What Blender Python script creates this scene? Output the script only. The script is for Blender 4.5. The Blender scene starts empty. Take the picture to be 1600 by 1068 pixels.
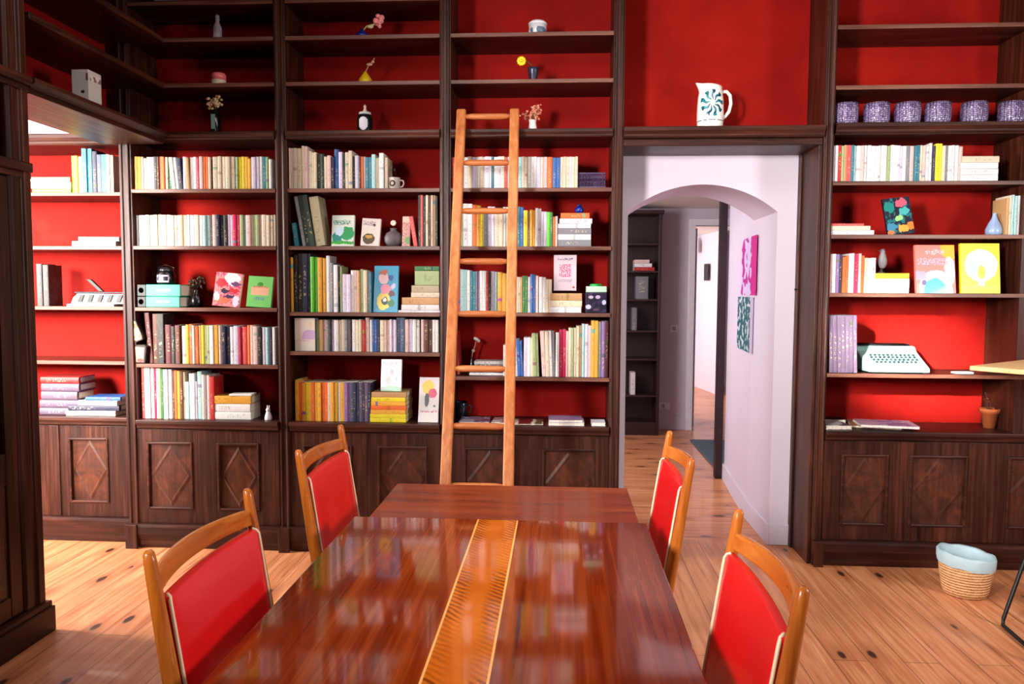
import bpy, bmesh, math, random
from mathutils import Vector, Matrix, Euler
random.seed(7)
S = bpy.context.scene
PI = math.pi
# ------------------------------------------------------------------ camera
F, YAW, PIT, ROL = 1180.0, 0.0620577952, 0.0655788287, 0.0049462
CAM = Vector((0, 0, 1.53))
def cam_axes():
    cy, sy = math.cos(YAW), math.sin(YAW)
    fwd, right, up = Vector((-sy, cy, 0)), Vector((cy, sy, 0)), Vector((0, 0, 1))
    cp, sp = math.cos(PIT), math.sin(PIT)
    f2 = fwd*cp - up*sp; u2 = up*cp + fwd*sp
    cr, sr = math.cos(ROL), math.sin(ROL)
    return right*cr + u2*sr, u2*cr - right*sr, f2
AX = cam_axes()
cd = bpy.data.cameras.new('camera'); cam = bpy.data.objects.new('camera', cd)
S.collection.objects.link(cam)
cam.matrix_world = Matrix(((AX[0][0], AX[1][0], -AX[2][0], 0), (AX[0][1], AX[1][1], -AX[2][1], 0),
                           (AX[0][2], AX[1][2], -AX[2][2], 1.53), (0, 0, 0, 1)))
cd.sensor_width = 36.0; cd.lens = 36.0*F/1600; cd.clip_start = 0.05
S.camera = cam
def at(px, py, axis, val):
    """world point that the photo's pixel shows on the plane axis = val"""
    d = AX[0]*((px-800)/F) - AX[1]*((py-534)/F) + AX[2]
    return CAM + d*((val - CAM[axis])/d[axis])
# ------------------------------------------------------------------ world, exposure, large lights
S.view_settings.view_transform = 'Standard'; S.view_settings.look = 'None'
S.view_settings.gamma = 1; S.view_settings.use_curve_mapping = False
S.view_settings.exposure = 0.15
w = bpy.data.worlds.new('world'); S.world = w; w.use_nodes = True
w.node_tree.nodes['Background'].inputs[0].default_value = (.75, .85, 1, 1)
w.node_tree.nodes['Background'].inputs[1].default_value = 0.6
def area(name, loc, tgt, sx, sy, power, col, spread=180):
    l = bpy.data.lights.new(name, 'AREA'); l.shape = 'RECTANGLE'; l.size = sx; l.size_y = sy
    l.energy = power; l.color = col; l.spread = math.radians(spread)
    o = bpy.data.objects.new(name, l); S.collection.objects.link(o); o.location = loc
    o.rotation_euler = (Vector(tgt)-Vector(loc)).to_track_quat('-Z', 'Y').to_euler()
    return o
area('overhead_fill', (-0.2, 2.8, 3.27), (-0.2, 2.95, 0), 3.0, 0.7, 30, (1, .95, .93))  # added overhead fill without a fixture, lights from a steep angle
area('assumed_light_rear', (0.6, -1.75, 2.9), (0.2, 3.3, 0.4), 2.0, 0.6, 8, (1, .96, .93))  # assumed light source behind the camera; the rear wall has no window
area('assumed_light_right', (3.35, 1.8, 1.95), (-1.2, 2.8, 1.0), .55, .8, 84, (1, .95, .94))  # assumed source on the right, a free-standing area light without a window
area('assumed_light_left', (-2.15, -0.5, 2.3), (1.6, 4.2, 1.95), 0.5, 0.9, 58, (1, .95, .93), 62)  # added area light for an assumed left source, no window in that wall
area('added_sun_patch_beam', (-1.9, -0.3, 3.05), (2.06, 4.5, 1.16), 0.16, 0.16, 8, (1, .93, .86), 7)  # added narrow beam that makes the sun patch behind the typewriter, no window built
area('assumed_light_side_room', (-5.2, 3.15, 2.0), (-2.0, 3.75, 0.5), 0.9, 1.2, 350, (1, .96, .92))  # assumed daylight in the side room, added as an area light without a window
area('side_room_front_fill', (-3.9, 1.0, 2.1), (-3.15, 4.6, 1.4), 0.7, 1.0, 68, (1, .93, .86), 50)  # added fill that brightens the side room's red back panel
area('hall_fill', (-0.9, 5.9, 1.9), (1.1, 8.4, 1.3), 1.0, 1.2, 78, (1, .96, 1))  # added fill out of view, brightens the hall walls
area('far_room_fill', (-.9, 11.2, 1.7), (2.2, 11.9, 1.0), 1.0, 1.4, 150, (1, .98, .95))  # added fill out of view, brightens the farthest room's angled wall

# ------------------------------------------------------------------ materials
def lin(c):
    return tuple(((v/255)/12.92 if v/255 <= .04045 else ((v/255+.055)/1.055)**2.4) for v in c) + (1,)
class NT:
    def __init__(s, name, rough=.5, spec=.5, coat=0, metal=0):
        s.m = bpy.data.materials.new(name); s.m.use_nodes = True
        s.n = s.m.node_tree.nodes; s.l = s.m.node_tree.links; s.b = s.n['Principled BSDF']
        s.b.inputs['Roughness'].default_value = rough; s.b.inputs['Specular IOR Level'].default_value = spec
        s.b.inputs['Coat Weight'].default_value = coat; s.b.inputs['Coat Roughness'].default_value = .04
        s.b.inputs['Metallic'].default_value = metal
    def put(s, sock, v):
        if isinstance(v, bpy.types.NodeSocket): s.l.new(v, sock)
        elif v is not None: sock.default_value = v
    def math(s, op, a, b=None, c=None, clamp=False):
        n = s.n.new('ShaderNodeMath'); n.operation = op; n.use_clamp = clamp
        s.put(n.inputs[0], a)
        if b is not None: s.put(n.inputs[1], b)
        if c is not None: s.put(n.inputs[2], c)
        return n.outputs[0]
    def mix(s, f, a, b, mode='MIX'):
        n = s.n.new('ShaderNodeMix'); n.data_type = 'RGBA'; n.blend_type = mode
        s.put(n.inputs[0], f); s.put(n.inputs[6], a); s.put(n.inputs[7], b); return n.outputs[2]
    def coord(s, scale=(1, 1, 1), kind='Object', rot=(0, 0, 0), loc=(0, 0, 0)):
        t = s.n.new('ShaderNodeTexCoord'); m = s.n.new('ShaderNodeMapping')
        s.l.new(t.outputs[kind], m.inputs[0]); m.inputs['Scale'].default_value = scale
        m.inputs['Rotation'].default_value = rot; m.inputs['Location'].default_value = loc
        return m.outputs[0]
    def sep(s, v):
        n = s.n.new('ShaderNodeSeparateXYZ'); s.l.new(v, n.inputs[0]); return n.outputs
    def noise(s, v, scale=5, det=3, rough=.5, dist=0):
        n = s.n.new('ShaderNodeTexNoise'); s.l.new(v, n.inputs['Vector'])
        n.inputs['Scale'].default_value = scale; n.inputs['Detail'].default_value = det
        n.inputs['Roughness'].default_value = rough; n.inputs['Distortion'].default_value = dist
        return n.outputs
    def voro(s, v, scale=5, feat='F1', rnd=1, dim='3D'):
        n = s.n.new('ShaderNodeTexVoronoi'); n.voronoi_dimensions = dim; n.feature = feat; s.l.new(v, n.inputs['Vector'])
        n.inputs['Scale'].default_value = scale; n.inputs['Randomness'].default_value = rnd; return n.outputs
    def ramp(s, f, stops):
        n = s.n.new('ShaderNodeValToRGB'); s.put(n.inputs[0], f)
        e = n.color_ramp.elements
        while len(e) < len(stops): e.new(.5)
        for i, (p, c) in enumerate(stops): e[i].position = p; e[i].color = c if len(c) == 4 else lin(c)
        return n.outputs[0]
    def remap(s, f, a, b, c=0, d=1):
        n = s.n.new('ShaderNodeMapRange'); s.put(n.inputs[0], f)
        for i, v in zip((1, 2, 3, 4), (a, b, c, d)): n.inputs[i].default_value = v
        return n.outputs[0]
    def color(s, v): s.put(s.b.inputs['Base Color'], v); return s
    def bump(s, h, strength=.3, dist=.002):
        n = s.n.new('ShaderNodeBump'); s.put(n.inputs['Height'], h)
        n.inputs['Strength'].default_value = strength; n.inputs['Distance'].default_value = dist
        s.l.new(n.outputs[0], s.b.inputs['Normal']); return s
CACHE = {}
def plain(name, c, rough=.5, spec=.5, coat=0, metal=0, var=.12):
    k = name
    if k in CACHE: return CACHE[k]
    t = NT(name, rough, spec, coat, metal)
    n = t.noise(t.coord(), 22, 3)
    c = lin(c); d = tuple(x*(1-var) for x in c[:3])+(1,)
    t.color(t.mix(n[0], d, c)); t.bump(n[0], .08, .001)
    CACHE[k] = t.m; return t.m
def wood(name, dark, mid, light, axis=2, rough=.42, coat=0, fine=60, spec=.28):
    t = NT(name, rough, spec, coat)
    sc = [fine]*3; sc[axis] = 2.2
    v = t.coord(tuple(sc)); n = t.noise(v, 1, 4, .6, .6)
    sc2 = [7]*3; sc2[axis] = .8
    n2 = t.noise(t.coord(tuple(sc2)), 1, 3, .5, 1.5)
    f = t.math('ADD', t.math('MULTIPLY', n[0], .55), t.math('MULTIPLY', n2[0], .45))
    t.color(t.ramp(f, [(.3, dark), (.5, mid), (.7, light)])); t.bump(n[0], .25, .0012)
    t.put(t.b.inputs['Roughness'], t.remap(n[0], .3, .7, rough-.08, rough+.1))
    return t.m
DK = ((20, 7, 4), (52, 22, 13), (88, 42, 24))
M_WV = wood('walnut_upright', *DK, axis=2)
M_WX = wood('walnut_crosswise', *DK, axis=0)
M_WY = wood('walnut_lengthwise', *DK, axis=1)
M_BURL = None
def burl():
    t = NT('walnut_panel', .38, .5)
    v = t.coord((1, 1, 1)); n = t.noise(v, 6, 4, .6, 2.5); n2 = t.noise(t.coord((50, 50, 4)), 1, 3, .6, 1)
    f = t.math('ADD', t.math('MULTIPLY', n[0], .6), t.math('MULTIPLY', n2[0], .4))
    t.color(t.ramp(f, [(.3, (26, 10, 6)), (.5, (66, 29, 16)), (.72, (100, 50, 28))])); t.bump(n2[0], .2, .001)
    return t.m
M_BURL = burl()
def redpaint():
    t = NT('red_painted_wall', .8, .1)
    v = t.coord(); n = t.noise(v, 2.5, 4, .6, .5); n2 = t.noise(v, 90, 2)
    t.color(t.ramp(n[0], [(.3, (124, 12, 7)), (.6, (144, 18, 11)), (.8, (152, 32, 18))])); t.bump(n2[0], .15, .001)
    return t.m
M_RED = redpaint()
def plaster(name, c):
    t = NT(name, .7, .3); v = t.coord(); n = t.noise(v, 3, 4)
    a = lin(c); d = tuple(x*.94 for x in a[:3])+(1,)
    t.color(t.mix(n[0], d, a)); t.bump(t.noise(v, 60, 3)[0], .12, .001); return t.m
M_WHITE = plaster('white_plaster', (208, 197, 210))
M_CEIL = plaster('ceiling_plaster', (235, 230, 225))
def floor_mat(name, along):
    t = NT(name, .36, .5, .15)
    rot = (0, 0, 0) if along == 'x' else (0, 0, PI/2)
    v = t.coord((1, 1, 1), 'Object', rot)
    br = t.n.new('ShaderNodeTexBrick'); t.l.new(v, br.inputs['Vector'])
    br.inputs['Scale'].default_value = 1; br.inputs['Brick Width'].default_value = 2.3
    br.inputs['Row Height'].default_value = .145; br.inputs['Mortar Size'].default_value = .0022
    br.inputs['Mortar Smooth'].default_value = .3
    br.inputs['Color1'].default_value = (0, 0, 0, 1); br.inputs['Color2'].default_value = (1, 1, 1, 1)
    br.inputs['Mortar'].default_value = (.5, .5, .5, 1); br.offset = .37
    tint = br.outputs[0]; gap = br.outputs[1]
    g = t.noise(t.coord((1.6, 38, 1) if along == 'x' else (38, 1.6, 1)), 1, 4, .6, .8)
    base = t.ramp(g[0], [(.25, (158, 86, 50)), (.5, (208, 136, 90)), (.75, (230, 172, 126))])
    base = t.mix(t.remap(t.sep(tint)[0], 0, 1, 0, .35), base, lin((176, 108, 70)))
    # knots: stretched cells, only a few of them dark
    kv = t.coord((2.1, 4.8, 1) if along == 'x' else (4.8, 2.1, 1))
    vo = t.voro(kv, 1.0, dim='2D')
    pick = t.math('GREATER_THAN', t.sep(vo[1])[0], .3)
    kr = t.math('MULTIPLY', t.sep(vo[1])[1], .065)
    kn = t.math('MULTIPLY', t.remap(t.math('SUBTRACT', t.math('ADD', vo[0], t.math('MULTIPLY', g[0], .05)), kr), .03, .07, 1, 0), pick)
    halo = t.math('MULTIPLY', t.remap(vo[0], .1, .34, .5, 0), pick)
    base = t.mix(halo, base, lin((150, 78, 44)))
    base = t.mix(kn, base, lin((66, 32, 20)))
    base = t.mix(t.math('MULTIPLY', gap, .75), base, lin((74, 38, 24)))
    t.color(base); t.bump(t.math('SUBTRACT', g[0], t.math('MULTIPLY', gap, 2)), .25, .0015)
    t.put(t.b.inputs['Roughness'], t.remap(g[0], .3, .7, .3, .46))
    return t.m
M_FLY = floor_mat('pine_boards_lengthwise', 'y'); M_FLX = floor_mat('pine_boards_crosswise', 'x')
M_OAK = wood('honey_beech', (136, 66, 16), (180, 96, 28), (208, 128, 50), axis=2, rough=.32, fine=40, coat=.3)
M_OAKY = wood('honey_beech_rail', (136, 66, 16), (180, 96, 28), (208, 128, 50), axis=1, rough=.32, fine=40, coat=.3)
M_LAD = wood('ladder_ash', (146, 76, 36), (180, 108, 58), (206, 138, 84), axis=2, rough=.4, fine=40, coat=.1)
M_LADX = wood('ladder_ash_rung', (140, 70, 34), (174, 100, 52), (200, 130, 78), axis=0, rough=.4, fine=40, coat=.1)
def leather(name, c, r=.34):
    t = NT(name, r, .5, .15); v = t.coord(); vo = t.voro(v, 260)
    n = t.noise(v, 6, 3); a = lin(c)
    t.color(t.mix(n[0], tuple(x*.82 for x in a[:3])+(1,), a)); t.bump(vo[0], .25, .0008); return t.m
M_LEA = leather('red_leatherette', (232, 12, 20))
M_PIPE = plain('cream_piping', (246, 226, 190), .4)
M_BLK = plain('black_metal', (14, 13, 14), .4, metal=.3)
M_PAGE = None
def page():
    t = NT('paper_edge', .8, .2); v = t.coord((400, 3, 3)); n = t.noise(v, 1, 2)
    t.color(t.ramp(n[0], [(.3, (190, 178, 156)), (.6, (232, 224, 206))])); return t.m
M_PAGE = page()
def book_mat(merged=False):
    """cover tinted by the object's own colour; spine carries small worn print marks"""
    t = NT('book_cloth', .5, .4)
    if merged:      # the same cover read from attributes, for the one mesh of many slim books
        def attr(n_, k): a = t.n.new('ShaderNodeAttribute'); a.attribute_name = n_; return a.outputs[k]
        rnd = attr('rnd', 'Fac'); col = attr('tint', 'Color'); c = attr('bookco', 'Vector')
    else:
        oi = t.n.new('ShaderNodeObjectInfo'); rnd = oi.outputs['Random']; col = oi.outputs['Color']
        c = t.coord()
    p = t.sep(c)
    front = t.math('LESS_THAN', p[1], -.44)
    cv = t.n.new('ShaderNodeCombineXYZ'); t.put(cv.inputs[0], t.math('MULTIPLY', p[0], 2.2))
    t.put(cv.inputs[1], t.math('MULTIPLY', rnd, 97)); t.put(cv.inputs[2], t.math('MULTIPLY', p[2], 26))
    n = t.noise(cv.outputs[0], 1, 2, .6)
    txt = t.math('GREATER_THAN', n[0], .57)
    mid = t.math('LESS_THAN', t.math('ABSOLUTE', p[0]), .24)
    r2 = t.math('FRACT', t.math('MULTIPLY', rnd, 7.31))
    zlo = t.math('GREATER_THAN', p[2], t.math('MULTIPLY', r2, .4)); zhi = t.math('LESS_THAN', p[2], t.math('ADD', .55, t.math('MULTIPLY', r2, .35)))
    f = t.math('MULTIPLY', t.math('MULTIPLY', txt, mid), t.math('MULTIPLY', zlo, zhi))
    f = t.math('MULTIPLY', t.math('MULTIPLY', f, front), .42)
    bw = t.n.new('ShaderNodeRGBToBW'); t.l.new(col, bw.inputs[0])
    ink = t.mix(t.math('GREATER_THAN', bw.outputs[0], .22), lin((225, 205, 160)), lin((60, 42, 44)))
    base = t.mix(f, col, ink)
    # a coloured band on some spines
    r3 = t.math('FRACT', t.math('MULTIPLY', rnd, 23.7))
    bz = t.math('LESS_THAN', t.math('ABSOLUTE', t.math('SUBTRACT', p[2], t.math('ADD', .12, t.math('MULTIPLY', r2, .75)))), .035)
    band = t.math('MULTIPLY', t.math('MULTIPLY', bz, t.math('GREATER_THAN', r3, .8)), front)
    hs = t.n.new('ShaderNodeHueSaturation'); t.l.new(col, hs.inputs['Color']); t.put(hs.inputs['Hue'], r2)
    hs.inputs['Saturation'].default_value = 1.4; hs.inputs['Value'].default_value = .5
    base = t.mix(t.math('MULTIPLY', band, .8), base, hs.outputs[0])
    wear = t.noise(c, 9, 3)
    base = t.mix(t.remap(wear[0], .4, .8, 0, .25), base, lin((120, 100, 84)))
    t.color(base); return t.m
M_BOOK = book_mat(); M_BOOKS = book_mat(True)
def art(name, base, shapes, wob=.05, rough=.4, coat=.15, speck=None, w=1, h=1):
    """printed picture in 0..1 object space (x across, z up); shapes: (kind, cx, cz, rx, rz, colour)"""
    t = NT(name, rough, .5, coat)
    c = t.coord((1/w, 1, 1/h)); n = t.noise(c, 7, 2)
    p = t.sep(c); q = t.sep(n[1])
    x = t.math('ADD', p[0], t.math('MULTIPLY', t.math('SUBTRACT', q[0], .5), wob*2))
    z = t.math('ADD', p[2], t.math('MULTIPLY', t.math('SUBTRACT', q[1], .5), wob*2))
    cur = lin(base)
    if speck:
        n3 = t.noise(c, speck[0], 1, .5)
        cur = t.mix(t.math('GREATER_THAN', n3[0], .55), cur, lin(speck[1]))
    for k, cx, cz, rx, rz, col in shapes:
        dx = t.math('DIVIDE', t.math('SUBTRACT', x, cx), rx); dz = t.math('DIVIDE', t.math('SUBTRACT', z, cz), rz)
        if k == 'e':
            f = t.math('LESS_THAN', t.math('ADD', t.math('MULTIPLY', dx, dx), t.math('MULTIPLY', dz, dz)), 1)
        elif k == 'r':
            f = t.math('MULTIPLY', t.math('LESS_THAN', t.math('ABSOLUTE', dx), 1), t.math('LESS_THAN', t.math('ABSOLUTE', dz), 1))
        else:   # 't' rough printed marks inside a rectangle
            f = t.math('MULTIPLY', t.math('LESS_THAN', t.math('ABSOLUTE', dx), 1), t.math('LESS_THAN', t.math('ABSOLUTE', dz), 1))
            f = t.math('MULTIPLY', f, t.math('GREATER_THAN', t.noise(c, 24, 1)[0], .5))
        cur = t.mix(f, cur, lin(col))
    t.color(t.mix(1.0, cur, (.84, .84, .84, 1), 'MULTIPLY')); return t.m

# ------------------------------------------------------------------ mesh helpers
class MB:
    def __init__(s): s.v = []; s.f = []; s.m = []; s.sm = []
    def add(s, vs, fs, mi=0, smooth=False, M=None):
        o = len(s.v)
        s.v += [tuple(M @ Vector(p)) if M else tuple(p) for p in vs]
        for f in fs: s.f.append([i+o for i in f]); s.m.append(mi); s.sm.append(smooth)
        return s
    def box(s, x0, x1, y0, y1, z0, z1, mi=0, M=None):
        x0, x1 = min(x0, x1), max(x0, x1); y0, y1 = min(y0, y1), max(y0, y1); z0, z1 = min(z0, z1), max(z0, z1)
        vs = [(x, y, z) for z in (z0, z1) for y in (y0, y1) for x in (x0, x1)]
        return s.add(vs, [(0, 2, 3, 1), (4, 5, 7, 6), (0, 1, 5, 4), (2, 6, 7, 3), (0, 4, 6, 2), (1, 3, 7, 5)], mi, False, M)
    def prism(s, poly, axis, a, b, mi=0, smooth=False, M=None):
        """poly: 2-D outline (counter-clockwise), extruded along axis from a to b"""
        def P(u, v, t): return {0: (t, u, v), 1: (u, t, v), 2: (u, v, t)}[axis]
        n = len(poly); vs = [P(u, v, a) for u, v in poly]+[P(u, v, b) for u, v in poly]
        fs = [(i, (i+1) % n, (i+1) % n+n, i+n) for i in range(n)]
        s.add(vs, fs, mi, smooth, M)
        o = len(s.v)-2*n
        s.f.append([o+i for i in range(n)][::-1]); s.m.append(mi); s.sm.append(False)
        s.f.append([o+n+i for i in range(n)]); s.m.append(mi); s.sm.append(False)
        return s
    def lathe(s, prof, seg=24, c=(0, 0, 0), mi=0, M=None, cap=True):
        vs = []; n = len(prof)
        for r, z in prof:
            for k in range(seg):
                a = 2*PI*k/seg; vs.append((c[0]+r*math.cos(a), c[1]+r*math.sin(a), c[2]+z))
        fs = [(i*seg+k, i*seg+(k+1) % seg, (i+1)*seg+(k+1) % seg, (i+1)*seg+k) for i in range(n-1) for k in range(seg)]
        if cap: fs += [tuple(range(seg))[::-1], tuple((n-1)*seg+k for k in range(seg))]
        return s.add(vs, fs, mi, True, M)
    def tube(s, pts, r, seg=8, mi=0, sx=1, closed=False):
        pts = [Vector(p) for p in pts]; n = len(pts); rs = r if isinstance(r, (list, tuple)) else [r]*n
        vs = []; prev = None
        for i, p in enumerate(pts):
            if closed: d = pts[(i+1) % n]-pts[i-1]
            else: d = pts[min(i+1, n-1)]-pts[max(i-1, 0)]
            d.normalize()
            if prev is None: u = d.orthogonal().normalized()
            else: u = (prev-d*prev.dot(d)).normalized()
            prev = u; v = d.cross(u)
            for k in range(seg):
                a = 2*PI*k/seg; vs.append(p+u*math.cos(a)*rs[i]*sx+v*math.sin(a)*rs[i])
        m = n if closed else n-1
        fs = [(i*seg+k, i*seg+(k+1) % seg, ((i+1) % n)*seg+(k+1) % seg, ((i+1) % n)*seg+k) for i in range(m) for k in range(seg)]
        if not closed: fs += [tuple(range(seg))[::-1], tuple((n-1)*seg+k for k in range(seg))]
        return s.add(vs, fs, mi, True)
    def sphere(s, c, r, seg=14, rings=8, mi=0, sc=(1, 1, 1)):
        prof = []
        vs = []
        for i in range(rings+1):
            th = PI*i/rings
            for k in range(seg):
                a = 2*PI*k/seg
                vs.append((c[0]+r*sc[0]*math.sin(th)*math.cos(a), c[1]+r*sc[1]*math.sin(th)*math.sin(a), c[2]-r*sc[2]*math.cos(th)))
        fs = [(i*seg+k, i*seg+(k+1) % seg, (i+1)*seg+(k+1) % seg, (i+1)*seg+k) for i in range(rings) for k in range(seg)]
        return s.add(vs, fs, mi, True)
    def mesh(s, name, mats):
        me = bpy.data.meshes.new(name); me.from_pydata(s.v, [], s.f)
        for m in (mats if isinstance(mats, (list, tuple)) else [mats]): me.materials.append(m)
        me.polygons.foreach_set('material_index', s.m); me.polygons.foreach_set('use_smooth', s.sm)
        bm = bmesh.new(); bm.from_mesh(me); bmesh.ops.remove_doubles(bm, verts=bm.verts, dist=1e-6)
        bmesh.ops.recalc_face_normals(bm, faces=bm.faces); bm.to_mesh(me); bm.free()
        me.update(); return me
    def build(s, name, mats, parent=None, loc=(0, 0, 0), rot=(0, 0, 0), bevel=0, seg=2):
        o = bpy.data.objects.new(name, s.mesh(name, mats)); S.collection.objects.link(o)
        o.location = loc; o.rotation_euler = rot
        if parent: o.parent = parent
        if bevel:
            b = o.modifiers.new('bevel', 'BEVEL'); b.width = bevel; b.segments = seg; b.limit_method = 'ANGLE'
            b.angle_limit = math.radians(40); b.harden_normals = False
        return o
def tag(o, label=None, cat=None, group=None, kind=None):
    if label: o['label'] = label
    if cat: o['category'] = cat
    if group: o['group'] = group
    if kind: o['kind'] = kind
    return o
def thing(name, label, cat, loc=(0, 0, 0), rz=0, group=None):
    o = bpy.data.objects.new(name, None); S.collection.objects.link(o); o.empty_display_size = .05
    o.location = loc; o.rotation_euler = (0, 0, rz); return tag(o, label, cat, group)
def copy_tree(o, parent=None):
    c = o.copy(); S.collection.objects.link(c); c.parent = parent
    for ch in list(o.children): copy_tree(ch, c)
    return c
def struct(name, mb, mat, bevel=0):
    return tag(mb.build(name, mat, bevel=bevel), kind='structure')

# ------------------------------------------------------------------ key dimensions
D = 4.28            # front plane of the bookcases on the back wall
BK = 4.62           # their back panels
WA = 4.62           # face of the arch wall
XL = -2.28          # face of the bookcases on the left wall
ZT = 3.3
# ------------------------------------------------------------------ room shell
struct('floor', MB().box(-6, 3.6, -2.2, 4.64, -.1, 0), M_FLY)
f2 = struct('floor_hall', MB().box(-1.0, 3.6, 4.64, 12.8, -.1, 0), M_FLX)
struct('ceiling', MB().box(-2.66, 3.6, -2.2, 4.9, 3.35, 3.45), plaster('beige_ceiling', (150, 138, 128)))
struct('ceiling_side_room', MB().box(-6, -2.66, -2.2, 4.95, 2.72, 2.82), M_CEIL)
struct('ceiling_hall', MB().box(-1.0, 3.6, 5.16, 12.8, 2.46, 2.56), M_CEIL)
# back wall behind the cases, left of the arch wall and right of it
struct('wall_back', MB().box(-6, .33, 4.72, 4.92, 0, 3.4), M_WHITE)
struct('wall_back_right', MB().box(1.50, 3.6, 4.66, 4.9, 0, 3.4), M_WHITE)
M_DIM = plaster('brown_panelled_wall', (96, 62, 50))
struct('wall_right', MB().box(3.5, 3.6, -2.2, 4.64, 0, 3.4), M_DIM)
struct('wall_rear', MB().box(-6, 3.6, -2.3, -2.2, 0, 3.4), M_DIM)
struct('wall_side_room', MB().box(-6.1, -6, -2.2, 4.9, 0, 3.4), M_WHITE)
struct('wall_left', MB().box(-2.75, -2.66, -2.2, 3.16, 0, 3.35), M_DIM)
struct('wall_left_upper', MB().box(-2.75, -2.66, 3.16, 4.62, 2.47, 3.35), M_WHITE)
# arch wall: thick wall with a segmental arch
def arch_wall():
    x0, x1 = .30, 1.50; zt = 3.36
    al = at(985, 600, 1, WA).x-.03; ar = at(1213, 400, 1, WA).x
    zs = at(1215, 331, 1, WA).z; za = at(1108, 288, 1, WA).z
    cx = (al+ar)/2; hw = (ar-al)/2; r = (hw*hw+(za-zs)**2)/(2*(za-zs)); cz = za-r
    N = 28; arc = []
    for i in range(N+1):
        x = ar-(ar-al)*i/N; arc.append((x, cz+math.sqrt(r*r-(x-cx)**2)))
    y0, y1 = WA, 5.16
    m = MB(); vs = []; fs = []
    ring = [(ar, 0)]+arc+[(al, 0)]
    outer = [(x1, 0)]+[(x1, zt)]*0
    # front and back faces as strips from the arch up to the top
    for y in (y0, y1):
        b = len(m.v)
        pts = []
        for x, z in arc: pts += [(x, y, z), (x, y, zt)]
        m.add(pts, [(2*i, 2*i+2, 2*i+3, 2*i+1) for i in range(N)])
        m.add([(ar, y, 0), (x1, y, 0), (x1, y, zt), (ar, y, zt), (ar, y, zs)], [(0, 1, 2, 3, 4)])
        m.add([(al, y, 0), (al, y, zs), (al, y, zt), (x0, y, zt), (x0, y, 0)], [(0, 1, 2, 3, 4)])
    rp = [(x, y, z) for x, z in ring for y in (y0, y1)]
    m.add(rp, [(2*i, 2*i+1, 2*i+3, 2*i+2) for i in range(len(ring)-1)])
    m.add([(x1, y0, 0), (x1, y1, 0), (x1, y1, zt), (x1, y0, zt)], [(0, 1, 2, 3)])
    m.add([(x0, y0, 0), (x0, y1, 0), (x0, y1, zt), (x0, y0, zt)], [(0, 1, 2, 3)])
    struct('wall_arch', m, M_WHITE)
    return al, ar
AL, AR = arch_wall()
struct('baseboard_arch', MB().box(AR-.0001, 1.44, WA-.016, WA, 0, .13).box(AR-.016, AR, WA-.016, 5.16, 0, .13), M_WHITE, .004)
# hall beyond the arch
hw = MB(); hx0, hx1 = AR, 1.37
hw.add([(hx0, 5.16, 0), (hx1, 6.25, 0), (hx1+.5, 6.25, 0), (hx1+.5, 5.16, 0), (hx0, 5.16, 2.5), (hx1, 6.25, 2.5), (hx1+.5, 6.25, 2.5), (hx1+.5, 5.16, 2.5)],
       [(0, 3, 2, 1), (4, 5, 6, 7), (0, 1, 5, 4), (1, 2, 6, 5), (2, 3, 7, 6), (3, 0, 4, 7)])
struct('wall_hall_right', hw, M_WHITE)
hb = MB(); hb.add([(hx0-.015, 5.16, 0), (hx1-.015, 6.25, 0), (hx1, 6.25, 0), (hx0, 5.16, 0), (hx0-.015, 5.16, .13), (hx1-.015, 6.25, .13), (hx1, 6.25, .13), (hx0, 5.16, .13)],
       [(0, 3, 2, 1), (4, 5, 6, 7), (0, 1, 5, 4), (1, 2, 6, 5), (2, 3, 7, 6), (3, 0, 4, 7)])
struct('baseboard_hall', hb, M_WHITE)
FW = 8.5
dx0 = at(1082, 600, 1, FW).x; dx1 = dx0+.86; dz = at(1090, 352, 1, FW).z
m = MB().box(-1, dx0, FW, FW+.12, 0, 2.46).box(dx1, 3.6, FW, FW+.12, 0, 2.46).box(dx0, dx1, FW, FW+.12, dz, 2.46)
struct('wall_hall_far', m, M_WHITE)
struct('baseboard_hall_far', MB().box(-1, dx0-.07, FW-.015, FW, 0, .14), M_WHITE, .004)
struct('trim_1', MB().box(dx0-.07, dx0, FW-.02, FW+.14, 0, dz).box(dx1, dx1+.07, FW-.02, FW+.14, 0, dz).box(dx0-.07, dx1+.07, FW-.02, FW+.14, dz, dz+.07), plain('white_gloss_trim', (238, 234, 240), .35), .004)
struct('wall_hall_left', MB().box(-1.1, -1, 5.16, 12.8, 0, 2.5), M_WHITE)
struct('wall_hall_east', MB().box(3.5, 3.6, 5.16, 12.8, 0, 2.5), M_WHITE)
struct('wall_far_room', MB().box(-1, 3.6, 12.6, 12.7, 0, 2.5), M_WHITE)
# ------------------------------------------------------------------ bookcases
def moulded_post(x0, x1, z0, z1, parent, name='post', y=None, th=.36, M=M_WV):
    """fluted upright: board with a stepped front"""
    y = D if y is None else y; w_ = x1-x0
    poly = [(x0, y+.012), (x0+w_*.10, y+.012), (x0+w_*.16, y), (x0+w_*.30, y), (x0+w_*.36, y+.006), (x0+w_*.64, y+.006),
            (x0+w_*.70, y), (x0+w_*.84, y), (x0+w_*.90, y+.012), (x1, y+.012), (x1, y+th), (x0, y+th)]
    return MB().prism(poly, 2, z0, z1).build(name, M, parent, bevel=.0015, seg=1)
def moulding(x0, x1, y, z0, z1, depth, proud, parent, name='cornice', M=M_WX):
    h = z1-z0
    poly = [(y+depth, z0), (y, z0), (y-proud*.35, z0+h*.15), (y-proud*.35, z0+h*.3), (y-proud*.6, z0+h*.42), (y-proud, z0+h*.62),
            (y-proud, z0+h*.9), (y-proud*.9, z1), (y+depth, z1)]
    return MB().prism(poly, 0, x0, x1).build(name, M, parent, bevel=.0012, seg=1)
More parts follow.
